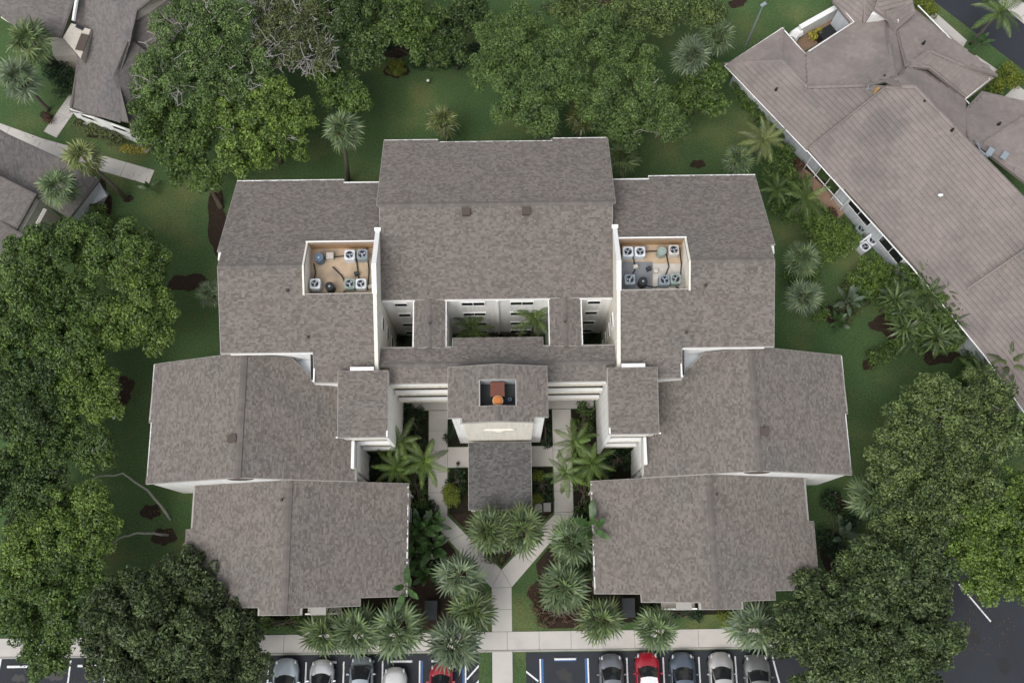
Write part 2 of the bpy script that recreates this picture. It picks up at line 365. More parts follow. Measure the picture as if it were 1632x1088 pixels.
for a in ((895, 955, 60, 50), (632, 112, 25, 24), (1112, 262, 15, 12), (1385, 580, 14, 14), (345, 350, 22, 70), (300, 450, 40, 22), (195, 625, 24, 32), (240, 815, 18, 17), (262, 855, 22, 20), (205, 317, 10, 10), (75, 187, 14, 12),
          (1330, 800, 26, 22), (1325, 880, 24, 40), (1320, 500, 22, 18), (1425, 520, 45, 30), (1500, 565, 40, 22), (1240, 150, 20, 40), (1175, 5, 22, 12), (620, 75, 60, 25), (1290, 300, 40, 60), (160, 330, 26, 60), (190, 215, 60, 14)): pbed(*a)

# ------------------------------------------------------------------ the big apartment building
B = thing('apartment_building', 'large symmetrical apartment building with brown-grey shingled gable roofs and cream stucco walls', 'building', (AX, 12, 0))
TOPS = []
def roof(poly, zf, cap=None, name='roof', cm='shingle', course=.14, fm='fascia', tw=(.10, .28), up=None, t=.2):
    p3 = [Vector((x, y, zf(x, y))) for x, y in poly]
    r = slab(name, p3, t, fm, B); courses('shingles', p3, cm, r, course, tw, up=up); return r
RS_ = lambda Y: 12.9 - .34 * (21.5 - Y)
RN_ = lambda Y: 12.9 - .51 * (Y - 21.5)
CN_ = lambda Y: 12.0 - .50 * (Y - 26.2)
CS_ = lambda Y: 12.0 - .31 * (26.2 - Y)
BR_ = lambda Y: 10.4 - .41 * abs(Y - 15.1)
roof([U(*p) for p in ((-8.35, 32.65), (-4.35, 32.65), (-4.35, 32.38), (4.15, 32.38), (4.15, 32.65), (8.35, 32.65), (8.35, 26.2), (-8.35, 26.2))], lambda x, y: CN_(y))
cs = roof([U(*p) for p in ((-8.14, 26.2), (8.14, 26.2), (8.14, 19.87), (-8.14, 19.87))], lambda x, y: CS_(y))
ridge_caps('ridge_cap', (*U(-8.3, 26.2), 12.0), (*U(8.3, 26.2), 12.0), 'ridge_shingle', cs)
bn = roof([U(*p) for p in ((-8.14, 15.1), (8.14, 15.1), (8.14, 16.47), (3.15, 16.47), (3.15, 17.15), (-3.15, 17.15), (-3.15, 16.47), (-8.14, 16.47))], lambda x, y: BR_(y))
roof([U(*p) for p in ((-7.42, 15.1), (7.42, 15.1), (7.42, 13.9), (-7.42, 13.9))], lambda x, y: BR_(y))
ridge_caps('ridge_cap', (*U(-8.1, 15.1), 10.4), (*U(8.1, 15.1), 10.4), 'ridge_shingle', bn)
cn = roof([U(*p) for p in ((-2.3, 5.75), (2.3, 5.75), (2.3, 10.62), (-2.3, 10.62))], lambda x, y: 3.45 + .06 * (y - 5.75), 'canopy_roof', cm='canopy_shingle', up=(0, 1))
for s in (-1, 1):
    X = lambda u: AX + s * u
    Q = lambda pts: [(X(u), y) for u, y in pts]
    uu = lambda x: abs(x - AX)
    # rear wing with its sunken equipment well
    rn = roof(Q([(8.35, 29.22), (11.3, 29.22), (11.3, 29.5), (19.12, 29.5), (19.2, 22.85), (18.9, 22.85), (18.9, 21.5), (13.08, 21.5), (13.08, 23.48), (8.35, 23.48)]), lambda x, y: RN_(y))
    roof(Q([(13.08, 21.5), (18.9, 21.5), (18.9, 15.9), (12.6, 15.9), (12.6, 13.95), (8.42, 13.95), (8.42, 19.65), (13.08, 19.65)]), lambda x, y: RS_(y))
    ridge_caps('ridge_cap', (X(13.2), 21.5, 12.9), (X(18.9), 21.5, 12.9), 'ridge_shingle', rn)
    # party wall between the centre and the wing
    prof = [(24.4, 11.5), (21.5, 13.06), (13.97, 10.5), (13.97, 0), (24.4, 0)]
    k = len(prof); MB().add([(X(8.16), y, z) for y, z in prof] + [(X(8.4), y, z) for y, z in prof], [tuple(range(k)), tuple(range(k, 2 * k))] + [(i, (i + 1) % k, k + (i + 1) % k, k + i) for i in range(k)]).build('party_wall', 'stucco_cream', B)
    MB().add([(X(8.14), 24.5, 11.56), (X(8.14), 21.5, 13.1), (X(8.14), 19.6, 12.45), (X(8.46), 24.5, 11.56), (X(8.46), 21.5, 13.1), (X(8.46), 19.6, 12.45)] , [(0, 1, 4, 3), (1, 2, 5, 4)]).build('wall_coping', 'trim_white', B)
    MB().box((X(8.3), 24.55, 11.55), (.45, .25, .22)).build('coping_end', 'trim_white', B)
    # well: walls and floor
    wl = MB().prism(Q([(8.4, 19.5), (13.2, 19.5), (13.2, 23.6), (8.4, 23.6)]), 10.6, 10.75).build('well_floor', 'well_floor', B)
    def wp(name, pts, m, th):
        n = len(pts); (x0, y0), (x1, y1) = pts[0][:2], pts[-1][:2]; 
        v = [(px_, py_, 10.7) for px_, py_, _ in pts] + [(px_, py_, z) for px_, py_, z in pts]; v2 = [(a + th[0], b + th[1], c) for a, b, c in v]; kk = len(v)
        f = []
        for i in range(n - 1):
            f += [(i, i + 1, n + i + 1, n + i), (kk + i, kk + i + 1, kk + n + i + 1, kk + n + i), (n + i, n + i + 1, kk + n + i + 1, kk + n + i)]
        f += [(0, n, kk + n, kk), (n - 1, 2 * n - 1, kk + 2 * n - 1, kk + n - 1)]
        return MB().add(v + v2, f).build(name, m, B)
    wp('well_wall', [(X(13.06), 19.6, RS_(19.6) + .1), (X(13.06), 21.5, 13.0), (X(13.06), 23.5, RN_(23.5) + .1)], 'stucco_cream', (s * .12, 0))
    wp('well_wall', [(X(8.45), 23.46, RN_(23.46) + .1), (X(13.06), 23.46, RN_(23.46) + .1)], 'plywood', (0, .04))
    wp('well_rim', [(X(8.45), 23.5, RN_(23.5) + .12), (X(13.2), 23.5, RN_(23.5) + .12)], 'trim_white', (0, .1))
    wp('well_wall', [(X(8.45), 19.62, RS_(19.6)), (X(13.06), 19.62, RS_(19.6))], 'stucco_cream', (0, .1))
    # stair block in front of the wing
    fb = roof(Q([(7.45, 10.1), (10.8, 10.1), (10.8, 14.5), (7.45, 14.5)]), lambda x, y: 10.6 + .15 * (y - 10.1))
    MB().box((X(9.2), 14.66, 11.15), (1.6, .24, .3)).build('flashing_box', 'trim_white', B)
    MB().box((X(7.66), 12.25, 5.25), (.22, 4.1, 10.5)).build('stair_wall', 'stucco_white', B)
    MB().box((X(7.5), 12.3, 10.9 - .35), (.1, 4.4, .24)).build('white_fascia', 'trim_white', B)
    MB().box((X(10.75), 12.4, 5.1), (.22, 4.0, 10.2)).build('stair_wall', 'stucco_cream', B)
    MB().box((X(9.2), 10.12, 10.46), (3.5, .1, .2)).build('white_fascia', 'trim_white', B)
    wall_strip('stair_back_wall', [(X(7.7), 13.2, 10), (X(10.8), 13.2, 10)], 'stucco_cream', B)
    for zt in (9.35, 6.65, 3.95):
        b1 = MB().box((X(9.0), 10.32, zt - .6), (2.45, .14, 1.15)).build('balcony_parapet', 'stucco_cream', B); MB().box((X(9.0), 10.3, zt), (2.5, .24, .09)).build('coping', 'trim_white', b1)
        MB().box((X(9.2), 11.7, zt - 1.22), (2.9, 2.8, .2)).build('walkway_floor', 'concrete', B)
        b2 = MB().box((X(5.45), 13.98, zt - .6), (4.1, .14, 1.15)).build('balcony_parapet', 'stucco_cream', B); MB().box((X(5.45), 13.95, zt), (4.1, .24, .09)).build('coping', 'trim_white', b2)
        MB().box((X(5.4), 14.9, zt - 1.22), (4.2, 1.8, .2)).build('walkway_floor', 'concrete', B)
    MB().box((X(10.2), 9.3, 4.0), (.2, 1.9, 8.0)).build('return_wall', 'stucco_white', B)
    wall_strip('walkway_back_wall', [(X(3.2), 15.75, 9.9), (X(7.6), 15.75, 9.9)], 'stucco_cream', B)
    for z in (1.1, 4.0, 6.7):
        MB().box((X(6.2), 15.7, z), (.9, .08, 2.05)).build('door', 'trim_white', B)
    # link roofs beside the court
    for a, b in ((4.75, 3.65), (4.75, 5.85)):
        lk = roof(Q([(a, 16.4), (b, 16.4), (b, 19.92), (a, 19.92)]), lambda x, y, a=a: 10.12 - .28 * abs(uu(x) - a))
    ridge_caps('ridge_cap', (X(4.75), 16.3, 10.12), (X(4.75), 19.9, 10.12), 'ridge_shingle', lk)
    for u in (3.75, 5.75): MB().box((X(u), 18.2, 4.8), (.12, 3.5, 9.6)).build('court_wall', 'stucco_white', B)
    for u in (3.62, 5.9): MB().box((X(u), 18.2, 9.72), (.09, 3.4, .2)).build('white_fascia', 'trim_white', B)
    # mid wing
    mz = lambda x, y: 10.65 - .445 * abs(uu(x) - 17.4)
    mo = roof(Q([(17.4, 16.05), (24.68, 16.05), (24.78, 11.85), (24.5, 11.85), (24.6, 7.5), (17.4, 7.5)]), mz)
    roof(Q([(17.4, 7.5), (10.0, 7.5), (10.12, 10.3), (11.0, 10.3), (11.0, 14.0), (12.9, 14.4), (14.4, 15.9), (17.4, 15.9)]), mz)
    ridge_caps('ridge_cap', (X(17.4), 7.45, 10.65), (X(17.4), 15.8, 10.65), 'ridge_shingle', mo, w=.22)
    wall_strip('gable_wall', [(X(24.45), 7.56, mz(X(24.45), 0) - .1), (X(17.4), 7.56, 10.5), (X(10.3), 7.56, mz(X(10.3), 0) - .1), (X(10.3), 10.5, mz(X(10.3), 0) - .2)], 'stucco_white', B)
    wall_strip('side_wall', [(X(24.45), 15.8, 7.3), (X(24.45), 7.56, 7.3)], 'stucco_cream', B)
    wall_strip('gable_wall', [(X(24.45), 15.8, 7.3), (X(17.4), 15.8, 10.4)], 'stucco_cream', B)
    MB().prism(Q([(12.62, 14.2), (14.9, 14.2), (14.9, 16.04), (12.62, 16.04)]), 8.1, 8.2).build('flat_roof', 'canopy_flat', B)
    MB().lathe((X(17.4), 7.5, 9.75), [(.9, 0), (.9, .16), (.84, .2)], 20, 1, .14).build('gable_vent', 'vent_brown', B)
    for yy in (8.0, 9.9): MB().box((X(10.22), yy, 3.6), (.14, .2, 7.2)).build('corner_post', 'trim_white', B)
    for z in (1.5, 4.2, 6.4): window((X(10.28), 8.95, z), 1.4, 1.2, (-s, 0), B)
    # low front wing
    lz = lambda x, y: 8.5 - .4 * abs(uu(x) - 14.4)
    lo = roof(Q([(14.4, 7.5), (21.9, 7.5), (21.9, 4.45), (22.3, 4.45), (22.3, -.25), (18.8, -.25), (18.8, -.87), (16.3, -.9), (16.3, -1.4), (14.4, -1.4)]), lz)
    roof(Q([(14.4, -1.4), (13.32, -1.4), (13.32, -.95), (9.65, -.9), (9.65, -.35), (6.55, -.3), (6.55, 7.5), (14.4, 7.5)]), lz)
    ridge_caps('ridge_cap', (X(14.4), -1.4, 8.5), (X(14.4), 7.4, 8.5), 'ridge_shingle', lo, w=.22)
    wall_strip('side_wall', [(X(21.4), 7.6, lz(X(21.4), 0) - .2), (X(21.4), .35, lz(X(21.4), 0) - .2)], 'stucco_cream', B)
    wall_strip('front_wall', [(X(21.4), .35, 5.5), (X(18.5), .35, 6.6), (X(18.5), -.3, 6.6), (X(16.0), -.3, 7.6), (X(16.0), -.85, 7.6), (X(13.6), -.85, 7.9), (X(13.6), -.3, 7.9), (X(9.9), -.3, 6.4), (X(9.9), .2, 6.4), (X(6.85), .2, 5.2), (X(6.85), 7.4, 5.2), (X(10.2), 7.4, 6.0)], 'stucco_cream', B)
    MB().box((X(6.6), 3.6, 5.32), (.1, 7.4, .16)).build('white_gutter', 'trim_white', B)
    MB().box((X(6.72), 7.0, 2.6), (.1, .12, 5.2)).build('downpipe', 'trim_white', B)
    MB().box((X(12.75), -1.2, 5.2), (1.1, .6, .2)).build('balcony_ledge', 'concrete_old', B)
    MB().box((X(12.7), -1.0, 3.0), (2.4, 1.0, .18)).build('balcony_floor', 'concrete', B); MB().box((X(12.7), -1.45, 3.55), (2.4, .1, 1.0)).build('balcony_parapet', 'stucco_white', B)
    for z in (1.6, 4.3):
        for u in (7.9, 11.3, 17.2, 20.0): window((X(u), .19 if u < 9 else (-.31 if u < 18 else .34), z), 1.3, 1.2, (0, -1), B, mull=1)
        for yy in (1.8, 5.4): window((X(6.84), yy, z - .2), 1.3, 1.2, (-s, 0), B)
    # rear wing walls
    wall_strip('side_wall', [(X(18.5), 29.0, 8.9), (X(18.5), 21.5, 12.6), (X(18.5), 16.05, 10.8)], 'stucco_cream', B)
    wall_strip('front_wall', [(X(18.5), 16.05, 10.8), (X(12.85), 16.05, 10.8), (X(12.85), 14.15, 10.2), (X(10.8), 14.15, 10.2)], 'stucco_white', B)
    wall_strip('front_wall', [(X(8.4), 14.15, 10.2), (X(10.8), 14.15, 10.2)], 'stucco_white', B)
    MB().box((X(15.4), 15.86, RS_(15.9) - .13), (5.7, .1, .2)).build('white_fascia', 'trim_white', B)
    MB().box((X(12.56), 14.9, RS_(14.9) - .1), (.1, 1.9, .22)).build('white_fascia', 'trim_white', B)
    wall_strip('rear_wall', [(X(18.5), 29.0, 8.8), (X(8.3), 29.0, 8.8), (X(8.3), 32.0, 8.8)], 'stucco_cream', B)
    MB().box((X(15.2), 29.53, 8.74), (7.9, .08, .2)).build('white_gutter', 'trim_white', B); MB().box((X(9.8), 29.25, 8.88), (2.9, .08, .2)).build('white_gutter', 'trim_white', B)
    MB().box((X(19.0), 22.5, 12.0), (.3, .55, .3)).build('rake_return', 'trim_white', B)
    MB().box((X(24.72), 13.95, 7.3), (.09, 4.2, .14)).build('white_gutter', 'trim_white', B); MB().box((X(24.6), 9.65, 7.32), (.09, 4.3, .14)).build('white_gutter', 'trim_white', B)
    # court windows
    for z in (8.85, 6.15, 3.45, 1.0):
        window((X(1.75), 19.86, z), 1.6, .8, (0, -1), B, mull=1); window((X(6.9), 19.86, z), .85, .75, (0, -1), B)
        window((X(8.15), 18.4, z), .9, 1.1, (-s, 0), B)
    # vents
    def box_vent(u, y, z, a=.55): v = MB().box((X(u), y, z + .12), (a, a * .9, .34), 0, .86).build('roof_vent', 'vent_brown', B); MB().box((X(u), y, z + .31), (a * 1.05, a * .95, .05)).build('cap', 'vent_brown', v)
    box_vent(2.1, 25.6, CS_(25.6)); box_vent(17.9, 10.1, mz(X(17.9), 0))
    def pipe(u, y, z): v = MB().lathe((X(u), y, z), [(.15, 0), (.09, .06), (.07, .08), (.07, .4), (.05, .4)], 10).build('vent_pipe', 'vent_brown', B); return v
    pipe(14.2, 19.9, RS_(19.9)); pipe(12.9, 16.9, RS_(16.9)); pipe(14.9, 6.2, lz(X(14.9), 0))
# centre: court back wall, end walls, tower
wall_strip('court_back_wall', [U(-8.15, 19.88) + (9.9,), U(8.15, 19.88) + (9.9,)], 'stucco_white', B)
MB().box((*U(0, 19.8), 4.9), (.16, .16, 9.8)).build('pilaster', 'stucco_white', B)
for a, b in ((-3.7, 3.7), (-8.1, -5.8), (5.8, 8.1)): MB().box((*U((a + b) / 2, 19.82), 9.86), (b - a, .1, .16)).build('white_fascia', 'trim_white', B)
wall_strip('bridge_back_wall', [U(-8.1, 16.3) + (9.7,), U(8.1, 16.3) + (9.7,)], 'stucco_cream', B)
wall_strip('rear_wall', [U(-8.2, 32.1) + (8.8,), U(8.2, 32.1) + (8.8,)], 'stucco_cream', B)
for u, y in ((-6.35, 32.68), (0, 32.41), (6.25, 32.68)): MB().box((*U(u, y), 8.68 if u else 8.82), (4 if u else 8.4, .08, .2)).build('white_gutter', 'trim_white', B)
for u in (-.7, .7): MB().lathe((*U(u * 6.7, 18.0), CS_(22) - .2), [(.1, 0), (.07, .3), (.05, .3)], 8).build('vent_pipe', 'vent_brown', B)
tz = lambda x, y: 12.95 - .25 * abs(x - AX)
for s in (-1, 1):
    tw_ = roof([(AX + s * u, y) for u, y in ((0, 14.47), (3.3, 14.47), (3.3, 11.05), (2.46, 11.05), (2.46, 10.68), (0, 10.68), (0, 11.7), (1.2, 11.7), (1.2, 13.5), (0, 13.5))], tz)
    ts = s
    wall_strip('tower_wall', [(AX + s * 3.12, 14.3, 12.0), (AX + s * 3.12, 11.2, 12.0), (AX + s * 2.36, 11.2, 12.15), (AX + s * 2.36, 10.84, 12.15), (AX, 10.84, 12.72)], 'stucco_cream', B)
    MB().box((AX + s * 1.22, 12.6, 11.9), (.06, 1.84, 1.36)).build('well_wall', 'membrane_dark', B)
    MB().box((AX + s * 2.74, 11.17, 6.0), (.72, .05, 11.9)).build('white_panel', 'stucco_white', B)
ridge_caps('ridge_cap', (AX, 13.5, 12.95), (AX, 14.45, 12.95), 'ridge_shingle', tw_)
ridge_caps('ridge_cap', (AX, 10.7, 12.95), (AX, 11.65, 12.95), 'ridge_shingle', tw_)
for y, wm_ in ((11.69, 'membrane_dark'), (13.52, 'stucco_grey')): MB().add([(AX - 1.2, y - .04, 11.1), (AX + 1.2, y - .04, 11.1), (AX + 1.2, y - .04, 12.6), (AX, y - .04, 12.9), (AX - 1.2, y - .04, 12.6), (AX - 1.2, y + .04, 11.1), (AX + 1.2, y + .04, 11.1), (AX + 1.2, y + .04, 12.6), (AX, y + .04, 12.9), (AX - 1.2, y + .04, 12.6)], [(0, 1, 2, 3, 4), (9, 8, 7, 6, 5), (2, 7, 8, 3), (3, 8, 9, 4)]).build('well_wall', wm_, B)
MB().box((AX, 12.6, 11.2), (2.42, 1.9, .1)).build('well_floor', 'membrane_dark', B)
MB().lathe((AX, 10.8, 8.3), [(1.15, -.3), (1.25, -.1), (1.25, .1), (1.1, .3)], 28, 1, .06).build('oval_medallion', 'stucco_cream', B)
MB().lathe((AX, 10.72, 8.3), [(.3, -.2), (.36, -.12), (.36, .12), (.3, .2)], 20, 1, .3).build('oval_vent', 'soffit', B)
for u in (-2.1, 2.1):
    for y in (6.0, 8.3): MB().box((*U(u, y), 1.65), (.3, .3, 3.3)).build('column', 'stucco_white', B)
ex = thing('exhaust_fan', 'round orange-topped exhaust fan on brown duct in the entrance tower roof well', 'fan', (AX, 12.2, 11.25))
MB().box((AX - .02, 12.9, 11.8), (.86, .9, 1.1)).build('duct', 'brick_red', ex); MB().box((AX - .02, 12.9, 12.38), (.94, .98, .06)).build('lid', 'brick_red', ex)
MB().lathe((AX, 12.12, 11.25), [(.3, 0), (.3, 1.05), (.36, 1.08), (.36, 1.2), (.3, 1.25)], 20).build('fan_housing', 'tan_metal', ex); MB().lathe((AX, 12.12, 12.5), [(.29, 0), (.26, .07), (.08, .12)], 20).build('fan_cap', 'terracotta', ex)
pv = thing('pipe_vent', 'small dark round pipe vent in the entrance tower roof well', 'vent', (AX + .8, 12.3, 11.25)); MB().lathe((AX + .8, 12.3, 11.25), [(.13, 0), (.13, .7), (.09, .7), (.09, .4)], 12).build('pipe', 'ac_blue', pv)

# ------------------------------------------------------------------ condensers in the roof wells and beside the villa
def condenser(px, py, z, kind, col, label, group='air conditioning units in the roof wells', a=.72, h=.75, rz=0):
    c = at(px, py, z + h); t = thing('air_conditioner', label, 'air conditioner', (c.x, c.y, z), rz, group)
    L = MB(); n = 20
    if kind == 'round':
        L.lathe((0, 0, 0), [(a * .44, 0), (a * .44, h), (a * .40, h + .03)], n)
    else:
        r = .16 * a; pts = []
        for qx, qy, a0 in ((1, 1, 0), (-1, 1, 90), (-1, -1, 180), (1, -1, 270)):
            for k in range(4): tt = math.radians(a0 + 30 * k); pts.append((qx * (a / 2 - r) + r * math.cos(tt), qy * (a / 2 - r) + r * math.sin(tt)))
        L.prism(pts, 0, h)
    o = L.mesh('cabinet', col); ob = link('cabinet', o); ob.parent = t
    rim = MB(); m = 20; ro, ri = a * .42, a * .37
    v = []
    for r_, z_ in ((ro, h + .004), (ro, h + .05), (ri, h + .05), (ri, h + .004)):
        v += [(r_ * math.cos(2 * math.pi * k / m), r_ * math.sin(2 * math.pi * k / m), z_) for k in range(m)]
    rim.add(v, [(q * m + k, q * m + (k + 1) % m, (q + 1) * m + (k + 1) % m, (q + 1) * m + k) for q in range(3) for k in range(m)])
    ob = link('fan_ring', rim.mesh('fan_ring', col)); ob.parent = t
    ob = link('fan_well', MB().lathe((0, 0, h + .003), [(ri, 0), (ri * .98, .006)], m).mesh('fan_well', 'black_metal')); ob.parent = t
    bl = MB()
    for k in range(3):
        t0 = 2.1 * k + R.uniform(0, 1); bl.add([(.05 * math.cos(t0), .05 * math.sin(t0), h + .02), (ri * .9 * math.cos(t0 - .35), ri * .9 * math.sin(t0 - .35), h + .016), (ri * .9 * math.cos(t0 + .4), ri * .9 * math.sin(t0 + .4), h + .03)], [(0, 1, 2)])
    bl.lathe((0, 0, h + .02), [(.07, 0), (.07, .03), (.03, .04)], 10)
    ob = link('fan_blade', bl.mesh('fan_blade', 'steel')); ob.parent = t
    return t
for a in ((508, 410, 'round', 'ac_blue', 'round blue air conditioner at the back left of the left roof well'), (557, 406, 'sq', 'ac_white', 'white square air conditioner with grey fan, back row of the left roof well'),
          (577, 405, 'sq', 'ac_grey', 'grey square air conditioner next to the white wall, back row of the left roof well'), (502, 452, 'sq', 'ac_white', 'white square air conditioner in the front left corner of the left roof well'),
          (525, 456, 'round', 'black_metal', 'round black air conditioner in the front row of the left roof well'), (557, 452, 'sq', 'ac_green', 'grey-green air conditioner with dark fan, front row of the left roof well'),
          (575, 452, 'sq', 'ac_white', 'pale blue-white air conditioner next to the white wall, front row of the left roof well'),
          (1001, 401, 'sq', 'ac_white', 'small white air conditioner nearest the white wall, back row of the right roof well'), (1020, 401, 'sq', 'ac_white', 'white air conditioner with black fan opening, back row of the right roof well'),
          (1055, 400, 'round', 'ac_green', 'pale green round air conditioner in the back row of the right roof well'), (1074, 398, 'sq', 'membrane_white', 'cream air conditioner in the back right corner of the right roof well'),
          (1004, 445, 'sq', 'ac_grey', 'large grey air conditioner standing on the grey membrane of the right roof well'), (1025, 448, 'round', 'black_metal', 'round black air conditioner on the grey membrane of the right roof well'),
          (1059, 446, 'sq', 'ac_grey', 'grey air conditioner left of the large one, front row of the right roof well'), (1077, 444, 'sq', 'ac_green', 'large air conditioner with black fan in the front right corner of the right roof well')):
    condenser(a[0], a[1], 10.76, a[2], a[3], a[4])
for px, py, lab in ((590, 457, 'small pale box in the front right corner of the left roof well'), (568, 436, 'small dark box in the middle of the left roof well'), (1045, 432, 'small pale box beside the grey membrane of the right roof well'), (1013, 425, 'small white box on the grey membrane of the right roof well'), (1034, 428, 'small dark box on the grey membrane of the right roof well')):
    tag(MB().box((*at(px, py, 10.95).xy, 10.92), (.34, .28, .3), R.uniform(0, .5), .9).build('junction_box', 'box_grey' if 'dark' in lab else 'membrane_white'), lab, 'box')
tag(MB().box((*at(526, 408, 11.0).xy, 10.95), (.5, .45, .38)).build('junction_box', 'membrane_white'), 'small white open box between the air conditioners of the left roof well', 'box')
sheet('grey_membrane', [at(988, 417, 10.78).xy, at(1040, 417, 10.78).xy, at(1040, 470, 10.78).xy, at(988, 470, 10.78).xy], 10.765, 'membrane_grey', B)
sheet('white_membrane', [at(1041, 420, 10.78).xy, at(1090, 420, 10.78).xy, at(1090, 470, 10.78).xy, at(1041, 470, 10.78).xy], 10.765, 'membrane_white', B)
for p in (((500, 420), (503, 435), (500, 446)), ((530, 425), (545, 440), (550, 450)), ((568, 412), (570, 430), (572, 446)), ((585, 400), (588, 430), (586, 462)), ((1010, 410), (1012, 430), (1006, 440)), ((1062, 405), (1066, 425), (1060, 440)), ((1083, 395), (1086, 420), (1084, 450)), ((1030, 455), (1045, 458), (1056, 452)), ((495, 466), (545, 468), (552, 462)), ((515, 412), (530, 410), (548, 408)), ((580, 400), (592, 390), (596, 386)), ((990, 385), (990, 405), (996, 412)), ((1025, 401), (1050, 400), (1055, 400)), ((1075, 455), (1085, 462), (1090, 468))):
    MB().tube([at(x, y, 10.86) for x, y in p], .045, 6).build('pipe', 'black_metal', B)
# ------------------------------------------------------------------ neighbouring villas
def face_roof(parent, pts, cm, course, tw, fm='fascia', t=.16, lift=(.02, .045), gap=0.0, cname='shingles', grow=.02):
    p3 = [at(*p) for p in pts]; r = slab('roof', p3, t, fm, parent, grow, .02); courses(cname, p3, cm, r, course, tw, lift=lift, gap=gap); return r
VB = thing('tiled_villa', 'large villa with brown-grey tiled hip roofs in the upper right corner', 'building', at(1400, 250))
def vt(*pts): return face_roof(VB, pts, 'roof_tile', .38, (.30, .36), 'roof_tile', .3, (.09, .11), 0, 'tiles', .14)
E_ = 3.2
vt((1159, 103, E_), (1289, 238, E_), (1411, 140, 5.9), (1378, 136, 5.7), (1287, 139, 4.45), (1245, 99, 4.3))
vt((1159, 103, E_), (1247, 47, E_), (1245, 99, 4.3))
vt((1247, 47, E_), (1283, 86, E_), (1287, 139, 4.45), (1245, 99, 4.3))
vt((1283, 86, E_), (1361, 36, E_), (1398, 33, 3.7), (1411, 33, 3.9), (1417, 71, 4.95), (1427, 125, 6.0), (1378, 136, 5.72), (1287, 139, 4.45))
vt((1411, 33, 3.9), (1428, 44, 3.9), (1441, 108, 5.0), (1431, 128, 5.6), (1427, 125, 6.0), (1417, 71, 4.95))
A_ = face_roof(VB, ((1289, 236, 3.6), (1411, 139, 6.35), (1458, 138, 7.0), (1543, 227, 7.0), (1640, 326, 7.0), (1720, 410, 7.0), (1640, 660, 3.6), (1572, 565, 3.6), (1455, 421, 3.6)), 'roof_tile', .38, (.30, .36), 'roof_tile', .3, (.09, .11), 0, 'tiles')
vt((1411, 139, 6.3), (1430, 128, 5.6), (1444, 108, 5.05), (1484, 103, 5.0), (1539, 157, 3.35), (1534, 182, 3.9), (1543, 227, 6.95), (1458, 138, 6.95))
vt((1441, 108, 5.0), (1430, 50, 4.0), (1463, 11, E_), (1580, 124, E_), (1482, 81, 5.2))
vt((1482, 81, 5.2), (1580, 124, E_), (1541, 155, E_), (1484, 103, 5.0), (1444, 108, 5.0))
vt((1534, 182, 3.9), (1570, 144, 3.4), (1640, 168, 3.4), (1640, 182, 4.4), (1560, 232, 5.6), (1543, 222, 5.4))
vt((1560, 232, 5.6), (1640, 182, 4.4), (1720, 240, 4.4), (1640, 290, 6.2))
vt((1330, 2, E_), (1362, 37, E_), (1378, 33, 3.5), (1381, 0, 4.3), (1380, -40, 4.6), (1330, -30, 4.2))
vt((1381, 0, 4.3), (1378, 33, 3.6), (1396, 15, 4.3), (1420, -20, 4.6))
vt((1396, 14, 5.2), (1414, 23, 5.2), (1452, 3, 5.2), (1445, -20, 5.6), (1410, -20, 5.8))
vt((1414, 23, 5.2), (1427, 45, 4.4), (1456, 20, 4.4), (1454, 3, 5.2))
for a, b in (((1159, 103, E_), (1245, 99, 4.3)), ((1245, 99, 4.3), (1287, 139, 4.45)), ((1287, 139, 4.45), (1378, 136, 5.7)), ((1417, 71, 4.95), (1427, 125, 6.0)), ((1458, 138, 7.0), (1543, 227, 7.0)), ((1411, 139, 6.35), (1458, 138, 7.0)), ((1543, 227, 7), (1640, 326, 7)), ((1482, 81, 5.2), (1580, 124, E_)), ((1444, 108, 5.1), (1482, 81, 5.2)), ((1560, 232, 5.6), (1640, 182, 4.4)), ((1247, 47, E_), (1245, 99, 4.3))):
    ridge_caps('ridge_tile', at(*a), at(*b), 'roof_tile', VB, w=.16, step=.35, drop=.05, lift=.09)
MB().tube([at(1289, 236, 3.68), at(1411, 139, 6.43)], .07, 6).build('rake_tile', 'roof_tile', VB)
MB().tube([at(1541, 461, 5.2), at(1632, 399, 6.62), at(1680, 366, 7.2)], .1, 6).build('rake_tile', 'roof_tile', VB)
def gut(pts, m='trim_white', r=.055): return MB().tube([at(p[0] - (3 if p[1] > 90 else 0), p[1] + (2 if p[1] > 90 else -1), p[2] + .12) for p in pts], r, 6).build('gutter', m, VB)
gut(((1247, 46, 3.1), (1158, 103, 3.1), (1289, 240, 3.1))); gut(((1289, 238, 3.5), (1455, 422, 3.5), (1573, 566, 3.5), (1640, 662, 3.5))); gut(((1283, 87, 3.1), (1361, 36, 3.1), (1330, 1, 3.1))); gut(((1247, 46, 3.1), (1283, 87, 3.1))); gut(((1463, 10, 3.1), (1581, 124, 3.1), (1541, 156, 3.1), (1548, 164, 3.1)))
MB().prism([at(*p, 3.9).xy for p in ((1382, 33), (1396, 14), (1414, 22), (1427, 43), (1410, 33))], 3.5, 4.75).build('dormer_wall', 'stucco_white', VB)
e1 = (at(1455, 421, 3.6) - at(1289, 236, 3.6)).normalized(); e2 = Vector((-e1.y, e1.x, 0)); 
w0, w1, w2 = at(1163, 106, 3.2), at(1288, 234, 3.2), at(1640, 655, 3.6)
def vw(a, b, top, m='stucco_grey', d=.55):
    a, b = Vector(a) + e2 * d, Vector(b) + e2 * d; n = e2; s = (b - a)
    return MB().add([(*a.xy, 0), (*b.xy, 0), (*b.xy, top), (*a.xy, top), (*(a + n * .2).xy, 0), (*(b + n * .2).xy, 0), (*(b + n * .2).xy, top), (*(a + n * .2).xy, top)], [(0, 1, 2, 3), (5, 4, 7, 6), (3, 2, 6, 7), (0, 3, 7, 4), (1, 5, 6, 2)]).build('wall', m, VB)
